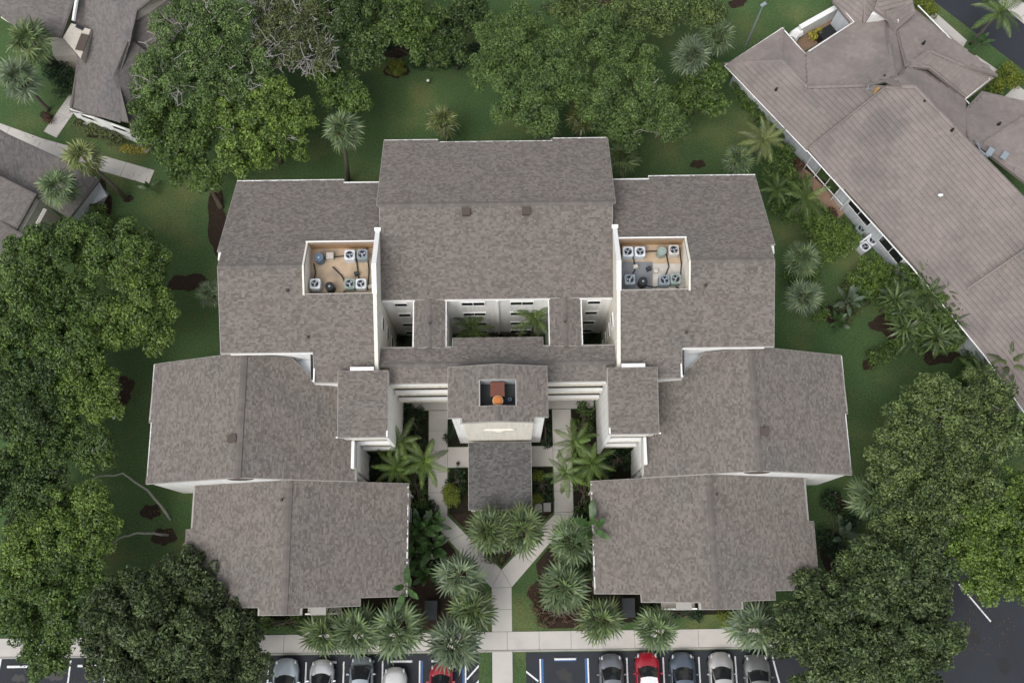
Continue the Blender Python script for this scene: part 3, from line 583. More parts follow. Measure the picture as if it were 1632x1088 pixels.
vw(w0 + e1 * .3, w1 + e1 * 1.6, 3.15); vw(at(1340, 293, 3.6), w2, 3.5)
nw = at(1247, 47, 3.2); MB().add([(*(w0 + e2 * .6 + e1 * .4).xy, 0), (*(nw - e2 * .3 + e1 * .4).xy, 0), (*(nw - e2 * .3 + e1 * .4).xy, 3.1), (*(w0 + e2 * .6 + e1 * .4).xy, 3.1)], [(0, 1, 2, 3)]).build('wall', 'stucco_grey', VB)
MB().add([(*at(1338, 12, 3.2).xy, 0), (*at(1356, 34, 3.2).xy, 0), (*at(1356, 34, 3.2).xy, 3.1), (*at(1338, 12, 3.2).xy, 3.1)], [(0, 1, 2, 3)]).build('wall', 'stucco_grey', VB)
def vwin(px, py, z, w, h, ez, mull=1):
    c = at(px, py, z); base, q = (at(1340, 293, 3.6) + e2 * .55, (w2 - at(1340, 293, 3.6)).normalized()) if ez > 3.4 else (w0 + e2 * .55, (w1 - w0).normalized()); c = base + q * (c - base).dot(q)
    return window((c.x, c.y, z), w, h, (q.y, -q.x), VB, 'trim_white', mull=mull)
for px, py in ((1371, 338), (1424, 395)): vwin(px, py, 2.1, 2.4, 1.2, 3.6)
for px, py in ((1193, 146), (1270, 230)): vwin(px, py, 1.9, 1.3, .8, 3.2, 0)
# screened lanai between the two walls
ln = at(1316, 270, 3.6) + e2 * .4
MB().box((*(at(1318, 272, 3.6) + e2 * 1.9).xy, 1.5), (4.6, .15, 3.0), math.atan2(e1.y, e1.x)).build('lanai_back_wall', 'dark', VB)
fr = MB()
for k in range(5): c = at(1292, 240, 3.4) + e1 * (.3 + 1.15 * k) + e2 * .25; fr.box((c.x, c.y, 1.65), (.07, .07, 3.3), math.atan2(e1.y, e1.x))
for z in (.9, 3.3): c = at(1292, 240, 3.4) + e1 * 2.6 + e2 * .25; fr.box((c.x, c.y, z), (4.7, .07, .07), math.atan2(e1.y, e1.x))
fr.build('lanai_frame', 'trim_white', VB)
for px, py, z in ((1472, 69, 4.9), (1408, 123, 5.7), (1472, 163, 6.7), (1517, 208, 6.9), (1592, 198, 4.9), (1237, 143, 3.8)):
    c = at(px, py, z); MB().lathe(c, [(.14, -.1), (.1, .05), (.08, .3), (.05, .3)], 8).build('vent_pipe', 'black_metal', VB)
for px, py, z in ((1577, 243, 6.2), (1600, 249, 6.0)):
    c = at(px, py, z); MB().box((c.x, c.y, c.z + .12), (.7, .45, .1), .9).build('skylight', 'ac_grey', VB)
c = at(1563, 240, 6.3); MB().tube([at(1558, 228, 6.2), at(1562, 240, 6.4), at(1575, 250, 6.3)], .09, 6).build('flashing', 'ac_grey', VB)
c = at(1396, 143, 5.95); p3 = [at(1385, 146, 5.72), at(1395, 139, 5.95), at(1407, 138, 6.05), at(1392, 152, 5.75)]; courses('replaced_tiles', [p + Vector((0, 0, .06)) for p in p3], mat('tile_ochre', (.36, .22, .085), .85, .2, island=.2, var=.2), VB, .36, (.26, .34), lift=(.05, .08))
p3 = [at(1376, 139, 5.6), at(1384, 137, 5.75), at(1386, 144, 5.7), at(1378, 146, 5.5)]; courses('replaced_tiles', [p + Vector((0, 0, .06)) for p in p3], 'membrane_grey', VB, .36, (.26, .34), lift=(.05, .08))
c = at(1499, 311, 6.0); d_ = tag(MB().lathe(c, [(.18, 0), (.14, .1), (.05, .13)], 7, 1.3, .8).build('debris', 'paint_white'), 'white scrap lying on the big tiled villa roof slope', 'scrap')
# villa courtyard wall
gw = thing('garden_wall', 'white stucco garden wall with rounded end beside the tiled villa courtyard', 'wall', at(1300, 40))
MB().tube([at(1262, 63, .9), at(1267, 55, .9), at(1275, 50, .9)], .45, 8).build('curved_end', 'stucco_white', gw)
a, b = at(1272, 51, 1.0), at(1338, 14, 1.0); dd = (b - a); MB().box((*((a + b) / 2).xy, .85), (dd.length, .3, 1.7), math.atan2(dd.y, dd.x)).build('wall', 'stucco_white', gw); MB().box((*((a + b) / 2).xy, 1.74), (dd.length + .05, .42, .09), math.atan2(dd.y, dd.x)).build('coping', 'trim_white', gw)
bed([at(1268, 66).xy, at(1282, 82).xy, at(1345, 45).xy, at(1332, 22).xy], 'paving', 'villa_courtyard')
tag(MB().box((*at(1318, 53, .8).xy, .45), (1.5, 1.1, .9), .55, .95).build('grill_cabinet', 'black_metal'), 'dark covered grill cabinet in the tiled villa courtyard', 'grill')
# shingled villas, upper left
VA = thing('shingled_villa', 'grey shingled villa with tall cream chimney wall at the upper left edge', 'building', at(160, 120))
def va(*pts, P=None): return face_roof(P or VA, pts, 'villa_shingle', .16, (.14, .36), 'ridge_shingle', .22, grow=.1)
va((106, 168, 3.0), (126, 92, 3.0), (142, 45, 3.8), (114, 33, 3.3), (122, -30, 3.5), (237, -30, 6.6), (238, 0, 6.4), (216, 14, 6.0), (203, 65, 5.6), (182, 121, 5.0), (213, 205, 3.0))
va((182, 121, 4.9), (205, 62, 5.0), (240, 90, 3.6), (242, 180, 3.0), (213, 206, 3.0))
va((205, 65, 4.4), (212, 40, 4.8), (268, 0, 4.8), (300, 30, 3.4), (250, 90, 3.2))
va((-40, 15, 4.6), (-40, -40, 4.6), (115, -40, 5.0), (114, 0, 4.8), (97, 57, 4.0), (25, 43, 3.6), (0, 22, 3.9))
wall_strip('wall', [(*at(108, 171, 2.9).xy, 2.85), (*at(213, 208, 2.9).xy, 2.85), (*at(238, 190, 2.9).xy, 2.85)], 'stucco_white', VA)
wall_strip('wall', [(*at(128, 92, 2.9).xy, 3), (*at(110, 168, 2.9).xy, 2.85)], 'stucco_cream', VA)
MB().add([at(216, 14, 5.9), at(238, 0, 6.3), at(270, -2, 4.8), at(211, 40, 4.75)], [(0, 1, 2, 3)]).build('clerestory_wall', 'stucco_tan', VA)
MB().add([at(203, 66, 5.5), at(183, 119, 4.95), at(211, 73, 4.3)], [(0, 1, 2)]).build('clerestory_wall', 'stucco_tan', VA)
ch = MB().prism([at(98, 57, 4.6).xy, at(111, 34, 4.6).xy, at(142, 44, 4.6).xy, at(126, 90, 4.6).xy], 0, 4.3).build('tower_wall', 'stucco_tan', VA)
MB().prism([at(80, 62, 2.4).xy, at(98, 57, 2.4).xy, at(122, 88, 2.4).xy, at(85, 90, 2.4).xy], 0, 2.4).build('porch_roof', 'stucco_tan', VA)
c = at(130, 66, 4.5); MB().box((*c.xy, 4.34), (.7, 1.5, .08), -.25).build('roof_hatch', 'vent_brown', VA); c = at(126, 42, 4.5); MB().box((*c.xy, 4.34), (.7, .3, .08), -.5).build('roof_hatch', 'black_metal', VA)
MB().tube([at(3, 27, 3.5), at(24, 40, 3.5)], .12, 6).build('gutter', 'soffit', VA); MB().tube([at(117, 33, 4.4), at(123, -5, 4.6)], .16, 6).build('parapet', 'trim_white', VA)
d_ = (at(213, 208, 2.9) - at(108, 171, 2.9)).normalized(); nn = (d_.y, -d_.x)
for px, py in ((140, 187), (190, 205)): c = at(px, py, 2.2); base = at(108, 171, 2.9); c = Vector(base) + d_ * (c - base).dot(d_); window((c.x, c.y, 2.1), 1.2, .6, nn, VA)
VC = thing('shingled_house', 'grey shingled house with pale balcony beams at the left edge', 'building', at(40, 320))
va((8, 212, 5.0), (99, 256, 3.4), (152, 284, 3.2), (114, 349, 3.2), (75, 325, 3.6), (56, 312, 4.3), (0, 281, 5.6), (-60, 252, 6), (-30, 192, 5), P=VC)
va((0, 281, 6.3), (57, 312, 4.9), (25, 365, 4.6), (0, 352, 5.2), (-60, 320, 6), (-60, 252, 6.6), P=VC)
va((0, 353, 5.4), (43, 380, 4.4), (25, 412, 4.2), (0, 420, 4.6), (-60, 430, 5), (-60, 330, 5.5), P=VC)
for a, b in (((62, 316), (31, 369)), ((72, 333), (46, 381)), ((43, 382), (26, 416))): MB().tube([at(*a, 4.0), at(*b, 4.0)], .16, 4).build('balcony_beam', 'soffit', VC)
wall_strip('wall', [(*at(58, 314, 4.4).xy, 4.2), (*at(27, 366, 4.4).xy, 4.2)], 'stucco_cream', VC); wall_strip('wall', [(*at(150, 286, 3).xy, 3), (*at(114, 350, 3).xy, 3)], 'stucco_grey', VC); wall_strip('wall', [(*at(45, 384, 4).xy, 3.9), (*at(26, 414, 4).xy, 3.9)], 'stucco_cream', VC)
d_ = (at(27, 366, 4) - at(58, 314, 4)).normalized(); c = at(43, 341, 3.0); window((c.x + .02, c.y, 2.6), 2.0, 1.6, (-d_.y, d_.x), VC); c = at(36, 402, 3.0); window((c.x + .1, c.y, 2.6), 1.0, 1.2, (-d_.y, d_.x), VC)
MB().box((*at(150, 303, 1.6).xy, 1.5), (2.0, 1.3, .12), -1.0).build('awning', 'stucco_grey', VC)
ub = thing('utility_cabinet', 'pale grey utility cabinet between the villas at the far left', 'cabinet', at(-30, 300))
bpy.data.objects.remove(ub)
# brick-red roof of a far pavilion, half hidden in the trees at the top
pv2 = thing('tiled_pavilion', 'dark red-brown tiled pavilion roof half hidden in the trees at the top edge', 'building', at(975, 0))
face_roof(pv2, ((950, -40, 3), (955, 8, 3), (985, 25, 2.6), (1010, -10, 2.8), (1000, -50, 3)), mat('tile_dark', (.09, .058, .046), .85, .2, island=.25, var=.2), .34, (.26, .34), cname='tiles', lift=(.05, .08))
wall_strip('wall', [(*at(957, 8, 2.6).xy, 2.6), (*at(985, 23, 2.4).xy, 2.4), (*at(1008, -10, 2.4).xy, 2.4)], 'stucco_grey', pv2)
for px, py, c_, lab in ((1373, 364, 'ac_green', 'grey-green condenser with dark fan against the tiled villa wall'), (1367, 378, 'ac_grey', 'grey condenser half under shrubs left of the screen wall by the tiled villa'), (1391, 383, 'ac_white', 'white condenser nearest the villa wall, right of the low screen wall'), (1379, 393, 'ac_white', 'white condenser farthest from the villa wall, right of the low screen wall')):
    condenser(px, py, .05, 'sq', c_, lab, 'condensers beside the tiled villa', .75, .8, -.95)
a, b = at(1363, 393, .9), at(1388, 374, .9); dd = b - a; tag(MB().box((*((a + b) / 2).xy, .6), (dd.length, .12, 1.2), math.atan2(dd.y, dd.x)).build('screen_wall', 'trim_white'), 'low white screen wall between the condensers of the tiled villa', 'wall')
MB_ = thing('light_pole', 'thin grey lamp pole on the lawn above the tiled villa', 'lamp post', at(1189, 72)); MB().tube([at(1189, 72, 0), at(1189, 72, 0) + Vector((0, 0, 6.0))], [.08, .05], 8).build('pole', 'ac_grey', MB_); c = at(1189, 72); MB().box((c.x, c.y, 6.05), (.5, .25, .14), .6).build('lamp_head', 'ac_grey', MB_)
for px, py, lab in ((683, 133, 'small white garden light on the lawn behind the building'), (186, 667, 'small white garden light near the dark trees on the left')):
    g = thing('garden_light', lab, 'garden light', at(px, py), 0, 'garden lights on the lawn'); c = at(px, py); MB().tube([c, c + Vector((0, 0, .45))], .03, 6).build('stake', 'black_metal', g); MB().lathe(c, [(.05, .42), (.14, .5), (.1, .58), (.03, .62)], 10).build('globe', 'paint_white', g)
for px, py, lab in ((687, 972, 'dark blue-grey utility box behind the palms left of the path'), (1002, 968, 'dark utility box between the low front wing and the palms on the right')):
    c = at(px, py, 1.1); g = thing('utility_box', lab, 'utility box', (c.x, c.y, 0)); MB().box((c.x, c.y, .55), (.85, 1.3, 1.1)).build('cabinet', 'box_grey', g); MB().box((c.x, c.y, 1.14), (.92, 1.38, .08)).build('lid', 'box_grey', g)
for px, py, lab in ((858, 809, 'pale grey pedestal beside the right edge of the entrance canopy'), (872, 808, 'pale grey pedestal beside the right branch of the path')):
    c = at(px, py, .5); g = thing('pedestal', lab, 'pedestal', (c.x, c.y, 0)); MB().box((c.x, c.y, .28), (.5, .6, .56)).build('block', 'concrete_old', g); MB().box((c.x, c.y, .59), (.56, .66, .06)).build('cap', 'concrete_old', g)
c = at(730, 739); tag(MB().lathe((c.x, c.y, .05), [(.12, 0), (.14, .22), (.1, .3), (.03, .32)], 10).build('bollard_light', 'black_metal'), 'small black bollard light on the paving left of the canopy', 'light')
c = at(775, 862, .5); tag(MB().tube([at(741, 855, .4), at(750, 856, .5), at(760, 855, .4)], .08, 6).build('path_light_bar', 'paint_white') if 0 else MB().box((*at(797, 879, .3).xy, .16), (1.0, .22, .3)).build('ground_sign', 'concrete_old'), 'small pale block under the twin palms where the path forks', 'block')

# ------------------------------------------------------------------ wheel stops and cars
def wheel_stop(px, m, lab, m2=None):
    c = at(px, 1052); g = thing('wheel_stop', lab, 'wheel stop', (c.x, -4.98, .016), 0, 'wheel stops in the parking row')
    v = [(-.82, -.1, 0), (.82, -.1, 0), (.82, .1, 0), (-.82, .1, 0), (-.76, -.06, .13), (.76, -.06, .13), (.76, .06, .13), (-.76, .06, .13)]
    o = link('block', MB().add(v, [(3, 2, 1, 0), (4, 5, 6, 7), (0, 1, 5, 4), (1, 2, 6, 5), (2, 3, 7, 6), (3, 0, 4, 7)]).mesh('block', m)); o.parent = g
    if m2: o = link('blue_face', MB().box((0, -.105, .065), (1.62, .06, .14)).mesh('blue_face', m2)); o.parent = g
for px, lab in ((457, 'wheel stop before the pale blue-silver car'), (519, 'wheel stop beside the white-silver car second from the left'), (579, 'wheel stop before the blue-grey car third from the left'), (640, 'bare white wheel stop before the bright silver car'), (705, 'wheel stop before the leftmost red car'),
                (973, 'wheel stop before the grey car right of the blue-lined bay'), (1030, 'wheel stop before the bright red car'), (1088, 'wheel stop before the dark slate car'), (1147, 'wheel stop before the pale silver car'), (1205, 'wheel stop before the rightmost grey car'), (30, 'wheel stop at the far left of the parking row'), (142, 'wheel stop left of the dark round tree')):
    wheel_stop(px, 'paint_white', lab)
wheel_stop(901, 'paint_white', 'white and blue wheel stop in the empty accessible bay', 'paint_blue')

def car(px, py, col, rough, label, L=4.6, Wd=1.80, Hh=1.46, hood=1.25, kind='sedan', rz=0.0, metal=.55, roofm=None):
    """nose towards +Y; px,py is the middle of the nose"""
    cm = 'car_%d' % len([k for k in MATS if k.startswith('car_')])
    mat(cm, col, rough, .5, metal=metal, coat=.8)
    c = at(px, py, .6); t = thing('parked_car', label, 'car', (c.x, c.y, .016), rz, 'cars parked nose-in along the sidewalk')
    suv = kind == 'suv'; zb = .98 if suv else .90; zn = .80 if suv else .68
    w = Wd / 2
    def hw(y):                                             # plan half width, y from 0 (nose) to -L
        d = -y; k = 1.0
        if d < .75: k = .70 + .30 * math.sin(min(1, d / .75) * math.pi / 2) ** .8
        if L - d < .5: k = min(k, .80 + .20 * math.sin(max(0, (L - d)) / .5 * math.pi / 2))
        return w * k
    def top(y):
        d = -y
        if d < hood: return zn + (zb - zn) * (1 - (1 - d / hood) ** 1.8)
        if L - d < .3: return zb - .12 * (1 - (L - d) / .3)
        return zb + .02
    ys = [0, -.04, -.12, -.25, -.45, -.75, -hood * .8, -hood, -hood - .5, -L * .5, -L * .7, -L + .6, -L + .25, -L + .06, -L]; js = [-1, -.97, -.88, -.66, -.33, 0, .33, .66, .88, .97, 1]
    v = []; f = []
    rows = []
    for i, y in enumerate(ys):
        nose = max(0, 1 - (-y) / .18) if -y < .18 else 0; tail = max(0, 1 - (L + y) / .15) if L + y < .15 else 0
        zt = top(y) - .12 * nose - .1 * tail; r = []
        prof = []
        for j in js:
            e = abs(j); dz = .0 if e < .7 else (.16 * ((e - .7) / .3) ** 2.2); crease = .02 * math.exp(-((e - .62) / .1) ** 2) if -y < hood else 0
            prof.append((j * hw(y), y + (-.14 * (e ** 2.5) if -y < .5 else 0), zt + .05 * (1 - e * e) - dz + crease))
        sx = hw(y)
        side = [(sx * 1.0, .62), (sx * 1.015, .50), (sx * .99, .32), (sx * .93, .20)]
        yy = prof[0][1]
        ring = [(-a, yy, min(b, prof[0][2] - .02)) for a, b in side][::-1] + prof + [(a, yy, min(b, prof[-1][2] - .02)) for a, b in side]
        rows.append(ring)
    n = len(rows[0])
    for r in rows: v += r
    for i in range(len(rows) - 1):
        for k in range(n - 1): f.append((i * n + k, i * n + k + 1, (i + 1) * n + k + 1, (i + 1) * n + k))
    f.append(tuple(range(n))[::-1]); f.append(tuple(range((len(rows) - 1) * n, len(rows) * n)))
    def part(name, mb, m, sm=True, par=t): o = link(name, mb.mesh(name, m, sm)); o.parent = par; return o
    body = part('body', MB().add(v, f), cm)
    y1, y2 = -hood + .02, -hood - (.62 if suv else .74); y3, y4 = (-L + .55, -L + .16) if suv else (-L * .70, -L + .62)
    bw, rw = w * .84, w * (.68 if not suv else .72); zr = Hh; zz = zb + .02
    def arc(y, hwid, z, bow, bz, m=9): return [(hwid * k, y + bow * (1 - k * k), z + bz * (1 - k * k)) for k in [(-1 + 2 * i / (m - 1)) for i in range(m)]]
    def loft(rows): k = len(rows[0]); return MB().add([p for r in rows for p in r], [(i * k + j, i * k + j + 1, (i + 1) * k + j + 1, (i + 1) * k + j) for i in range(len(rows) - 1) for j in range(k - 1)])
    lerp = lambda a, b, t_: a + (b - a) * t_
    ws = [arc(lerp(y1, y2, q), lerp(bw * .93, rw * .95, q), lerp(zz, zr - .06, q) + .05 * math.sin(math.pi * q), lerp(.20, .10, q), .02) for q in (0, .25, .5, .75, 1)]
    part('windshield', loft(ws), 'glass')
    part('roof', loft([arc(lerp(y2 + .02, y3 - .02, q), rw * lerp(1.0, .97, q), zr - .05 + .045 * math.sin(math.pi * min(1, .15 + q * .8)), lerp(.10, -.06, q), .04) for q in (0, .15, .35, .6, .85, 1)]), roofm or cm)
    part('rear_window', loft([arc(lerp(y3, y4, q), lerp(rw * .92, bw * .88, q), lerp(zr - .06, zz, q), -.08, .02) for q in (0, .5, 1)]), 'glass')
    for sd in (-1, 1):
        part('side_window', MB().add([(sd * bw, y1 - .1, zz - .02), (sd * bw, y4, zz - .02), (sd * rw, y3, zr - .06), (sd * rw, y2, zr - .06)], [(0, 1, 2, 3)]), 'glass', False)
        part('pillar', MB().tube([(sd * bw * .95, y1 + .06, zz), (sd * lerp(bw, rw, .55), lerp(y1, y2, .55) + .03, lerp(zz, zr, .55)), (sd * rw * .99, y2 + .01, zr - .06), (sd * rw, y3, zr - .07), (sd * bw * .92, y4, zz)], [.035, .045, .05, .05, .05], 6), cm)
        part('headlight', MB().lathe((sd * hw(-.3) * .80, -.30 if not suv else -.26, top(-.3) - .045), [(.02, -.05), (.17, -.02), (.12, .03), (.03, .04)], 12, .5, 1.1), 'headlight_lens')
        mr = part('mirror', MB().box((sd * (w + .09), y1 - .35, zz + .06), (.22, .12, .13), 0, .8), cm, False)
        for yy in (-.85, -L + .85):
            th = math.pi / 2
            wv = MB(); n_ = 16; xx = sd * (w - .10)
            wv.add([(xx + o_, yy + r_ * math.cos(2 * math.pi * k / n_), .33 + r_ * math.sin(2 * math.pi * k / n_)) for o_, r_ in ((-.1, .2), (-.1, .33), (.1, .33), (.1, .2)) for k in range(n_)], [(q * n_ + k, q * n_ + (k + 1) % n_, (q + 1) * n_ + (k + 1) % n_, (q + 1) * n_ + k) for q in range(3) for k in range(n_)])
            wo = part('wheel', wv, 'tyre')
            part('rim', MB().add([(xx + sd * .085, yy + .21 * math.cos(2 * math.pi * k / n_), .33 + .21 * math.sin(2 * math.pi * k / n_)) for k in range(n_)], [tuple(range(n_))]), 'steel', False, wo)
    part('grille', MB().box((0, -.012, zn - .2), (w * .9, .05, .16)), 'black_metal', False)
    part('wiper', MB().tube([(-.45, y1 + .14, zz + .05), (.1, y1 + .05, zz + .12)], .012, 4), 'black_metal', False)
    part('dashboard', MB().box((0, y2 + .1, zz - .05), (bw * 1.6, .5, .06)), 'black_metal', False)
    return t
car(457, 1048, (.40, .46, .50), .3, 'pale blue-silver car, leftmost in the parking row', 4.8, 1.86, 1.5, 1.35, 'sedan')
car(514, 1050, (.56, .57, .58), .3, 'white-silver car second from the left in the parking row', 4.6, 1.78, 1.45, 1.15)
car(577, 1045, (.25, .29, .32), .3, 'blue-grey car with dark windshield, third from the left', 4.6, 1.74, 1.45, .9)
car(630, 1062, (.60, .60, .59), .3, 'bright silver car parked short of its white wheel stop', 4.6, 1.78, 1.5, 1.5, 'suv')
car(703, 1056, (.36, .03, .045), .3, 'red car half hidden under a fan palm, left of the path', 4.2, 1.72, 1.45, .95, metal=.2)
car(973, 1041, (.16, .175, .19), .3, 'mid-grey car right of the empty blue-lined bay', 4.7, 1.8, 1.45, 1.1)
car(1030, 1038, (.33, .008, .022), .25, 'bright red car with pale roof, right of the path', 4.4, 1.78, 1.52, 1.15, 'suv', metal=.2, roofm='paint_white')
car(1086, 1039, (.095, .12, .155), .3, 'dark slate-blue car between the red and the pale silver cars', 4.7, 1.86, 1.5, 1.2)
car(1147, 1038, (.47, .46, .45), .3, 'pale warm-silver car second from the right in the parking row', 4.6, 1.8, 1.46, 1.2)
car(1204, 1042, (.20, .205, .20), .3, 'grey car at the right end of the parking row beside the round tree', 4.7, 1.86, 1.5, 1.25, 'suv')
# ------------------------------------------------------------------ vegetation
def np_mesh(name, V, NV, m, tint, smooth=False):
    """V: (faces*NV,3) vertices, every face its own NV corners"""
    n = len(V) // NV; me = bpy.data.meshes.new(name)
    me.vertices.add(len(V)); me.vertices.foreach_set('co', np.asarray(V, np.float32).ravel())
    me.loops.add(len(V)); me.loops.foreach_set('vertex_index', np.arange(len(V), dtype=np.int32))
    me.polygons.add(n); me.polygons.foreach_set('loop_start', np.arange(0, len(V), NV, dtype=np.int32))
    try: me.polygons.foreach_set('loop_total', np.full(n, NV, np.int32))
    except Exception: pass
    me.update(calc_edges=True)
    a = me.attributes.new('tint', 'FLOAT', 'FACE'); a.data.foreach_set('value', np.asarray(tint, np.float32))
    me.materials.append(MATS[m] if isinstance(m, str) else m); return me
def nrm(a): return a / np.maximum(np.linalg.norm(a, axis=1, keepdims=True), 1e-6)
def leaves(cl, dens, L, Wd, upb=.55, rnd=.6, shell=(.72, 1.05), low=-.45, g=NR, tint_c=.45):
    """leaf blades over small clusters cl=(x,y,z,r): one four-cornered blade each"""
    cl = np.asarray(cl); cnt = np.maximum(4, (dens * 2 * np.pi * cl[:, 3] ** 2)).astype(int); k = np.repeat(np.arange(len(cl)), cnt); n = len(k)
    d = nrm(g.normal(size=(n, 3))); d[:, 2] = np.where(d[:, 2] < low, -d[:, 2], d[:, 2])
    p = cl[k, :3] + d * cl[k, 3:4] * g.uniform(*shell, size=(n, 1)) * np.array([1, 1, .85])
    nn = nrm(d * .7 + np.array([0, 0, upb]) + g.normal(size=(n, 3)) * rnd)
    t = nrm(np.cross(nn, g.normal(size=(n, 3)))); b = np.cross(nn, t); l = L * g.uniform(.7, 1.3, size=(n, 1)); w = Wd * g.uniform(.75, 1.25, size=(n, 1))
    V = np.stack([p - t * l * .5, p + b * w * .5 + nn * w * .15 - t * l * .05, p + t * l * .5 - nn * l * .12, p - b * w * .5 + nn * w * .15 - t * l * .05], 1).reshape(-1, 3)
    ct = g.uniform(0, 1, len(cl)); tint = np.clip(tint_c * ct[k] ** 1.3 + (1 - tint_c) * g.uniform(0, 1, n) ** 2.0 * 1.25, 0, 1)
    return V, tint
def clusters(lobes, rc=(.45, .85), cover=1.5, flat=.75, inner=True, g=NR):
    out = []; L = np.asarray(lobes, float)
    for i, (x, y, z, r) in enumerate(L):
        m = max(5, int(cover * 2 * np.pi * r * r / (np.pi * (sum(rc) / 2) ** 2))); d = nrm(g.normal(size=(m, 3))); d[:, 2] = np.where(d[:, 2] < -.25, -d[:, 2], d[:, 2])
        p = np.array([x, y, z]) + d * r * g.uniform(.62, 1.06, (m, 1)) * np.array([1, 1, flat])
        keep = np.ones(m, bool)
        for j, (a, b, c, q) in enumerate(L):
            if j != i: keep &= (((p[:, 0] - a) ** 2 + (p[:, 1] - b) ** 2 + ((p[:, 2] - c) / flat) ** 2) > (.72 * q) ** 2)
        keep &= p[:, 2] > .3
        out.append(np.c_[p, g.uniform(*rc, m)][keep])
        if inner: q = max(3, int(m * .16)); d = nrm(g.normal(size=(q, 3))); out.append(np.c_[np.array([x, y, z]) + d * r * .4 * np.array([1, 1, flat]), np.full(q, min(rc[1] * 1.1, r * .6))])
    return np.concatenate(out)
def branch(mb, a, b, r0, r1, bend=.12, n=4, sides=6):
    a, b = Vector(a), Vector(b); L = (b - a).length; pts = []
    for i in range(n + 1):
        q = i / n; p = a.lerp(b, q) + Vector((R.uniform(-1, 1), R.uniform(-1, 1), R.uniform(-.3, .6))) * L * bend * math.sin(math.pi * q); pts.append(p)
    mb.tube(pts, [r0 + (r1 - r0) * i / n for i in range(n + 1)], sides, False); return pts
def tree(label, lobes, lm, L=.22, Wd=.12, dens=50, rc=(.28, .6), base=None, name='broadleaf_tree', cat='tree', group='broadleaf trees around the building', upb=.55, rnd=.6, cover=1.2, twigs=0, tr=.22, bark='bark', trunk=True):
    """lobes: (px, py, z, r in metres)"""
    lb = []
    for px, py, z, r in lobes: p = at(px, py, z); lb.append((p.x, p.y, z, r))
    cx, cy = sum(l[0] * l[3] for l in lb) / sum(l[3] for l in lb), sum(l[1] * l[3] for l in lb) / sum(l[3] for l in lb)
    bs = at(*base) if base else Vector((cx, cy, 0))
    t = thing(name, label, cat, (bs.x, bs.y, 0), 0, group)
    tb = MB(); zf = max(.8, min(l[2] - l[3] * .5 for l in lb) * .75); fork = Vector((bs.x * .6 + cx * .4, bs.y * .6 + cy * .4, zf))
    if trunk: tb.tube([bs - Vector((0, 0, .1)), bs + Vector((0, 0, .25)), bs.lerp(fork, .5) + Vector((.1, .05, 0)), fork], [tr * 1.5, tr * 1.05, tr * .9, tr * .75], 8)
    if not trunk: fork = Vector((cx, cy, zf))
    for l in lb: branch(tb, fork, (l[0], l[1], l[2] + l[3] * .1), tr * .6, .05)
    tb.build('trunk' if trunk else 'limbs', bark, t, True)
    big = []
    for x, y, z, r in lb:                                  # limbs carry sub-crowns, so the crown has humps and deep gaps
        if r < 1.3 or name != 'broadleaf_tree': big.append((x, y, z, r)); continue
        big.append((x, y, z - r * .25, r * .55)); m = 9; a0 = R.uniform(0, 6.3)
        for k in range(m):
            el = math.asin(max(-.15, min(.97, .95 - 1.1 * (k + .5) / m + R.uniform(-.1, .1)))); az = a0 + 2.39996 * k + R.uniform(-.3, .3); d = r * R.uniform(.60, .86)
            big.append((x + d * math.cos(el) * math.cos(az), y + d * math.cos(el) * math.sin(az), z + .8 * d * math.sin(el), r * R.uniform(.24, .42)))
    cl = clusters(big, rc, cover)
    V, ti = leaves(cl, dens, L, Wd, upb, rnd); link('crown', np_mesh('crown', V, 4, lm, ti), t)
    if twigs:
        tw = MB()
        for k in range(twigs):
            l = R.choice(lb); c = Vector(l[:3]); d = Vector((R.gauss(0, 1), R.gauss(0, 1), abs(R.gauss(.3, .6)))).normalized(); e = c + Vector((d.x, d.y, d.z * .75)) * l[3] * R.uniform(1.02, 1.28)
            pts = branch(tw, c + d * l[3] * .3, e, .07, .028, .12, 5, 4)
            for q in range(3): s_ = pts[2 + q]; branch(tw, s_, s_ + Vector((R.gauss(0, .5), R.gauss(0, .5), R.uniform(.05, .45))) * 1.3, .034, .014, .15, 3, 4)
        tag(tw.build('bare_branches', 'bark_pale', t), kind='stuff')
    return t
S = 23.5
def lob(z, *a): return [(x, y, z + R.uniform(-.5, .5) + .2, r * 1.1 / S) for x, y, r in a]

# left-hand wood
tree('dense green tree with rounded top just below the grey shingled house', lob(6, (60, 420, 62), (130, 395, 58), (190, 402, 55), (237, 425, 45)), 'leaf_mid')
tree('bright yellow-green leaning tree nearest the left rear wing', lob(6.4, (232, 482, 52), (185, 520, 48), (250, 528, 34), (215, 440, 30)), 'leaf_bright', base=(250, 540))
tree('dark tree at the left edge level with the rear wing', lob(6.5, (55, 500, 66), (110, 545, 58), (15, 545, 55), (130, 480, 40)), 'leaf_mid')
tree('medium green tree left of the left mid wing beside the red mulch ring', lob(6, (140, 592, 48), (165, 640, 36), (100, 640, 40)), 'leaf_bright', L=.2)
tree('shadowy dark tree at the left edge level with the mid wing', lob(6, (50, 615, 60), (10, 650, 55), (60, 670, 45)), 'leaf_dark')
tree('dark tree with rusty tinged leaves left of the pale curved trunks', lob(5.5, (60, 720, 55), (112, 700, 40), (155, 718, 30)), 'leaf_mid', twigs=4)
tree('deep green tree at the left edge above the bright leaning tree', lob(5.6, (20, 780, 58), (80, 775, 42)), 'leaf_dark')
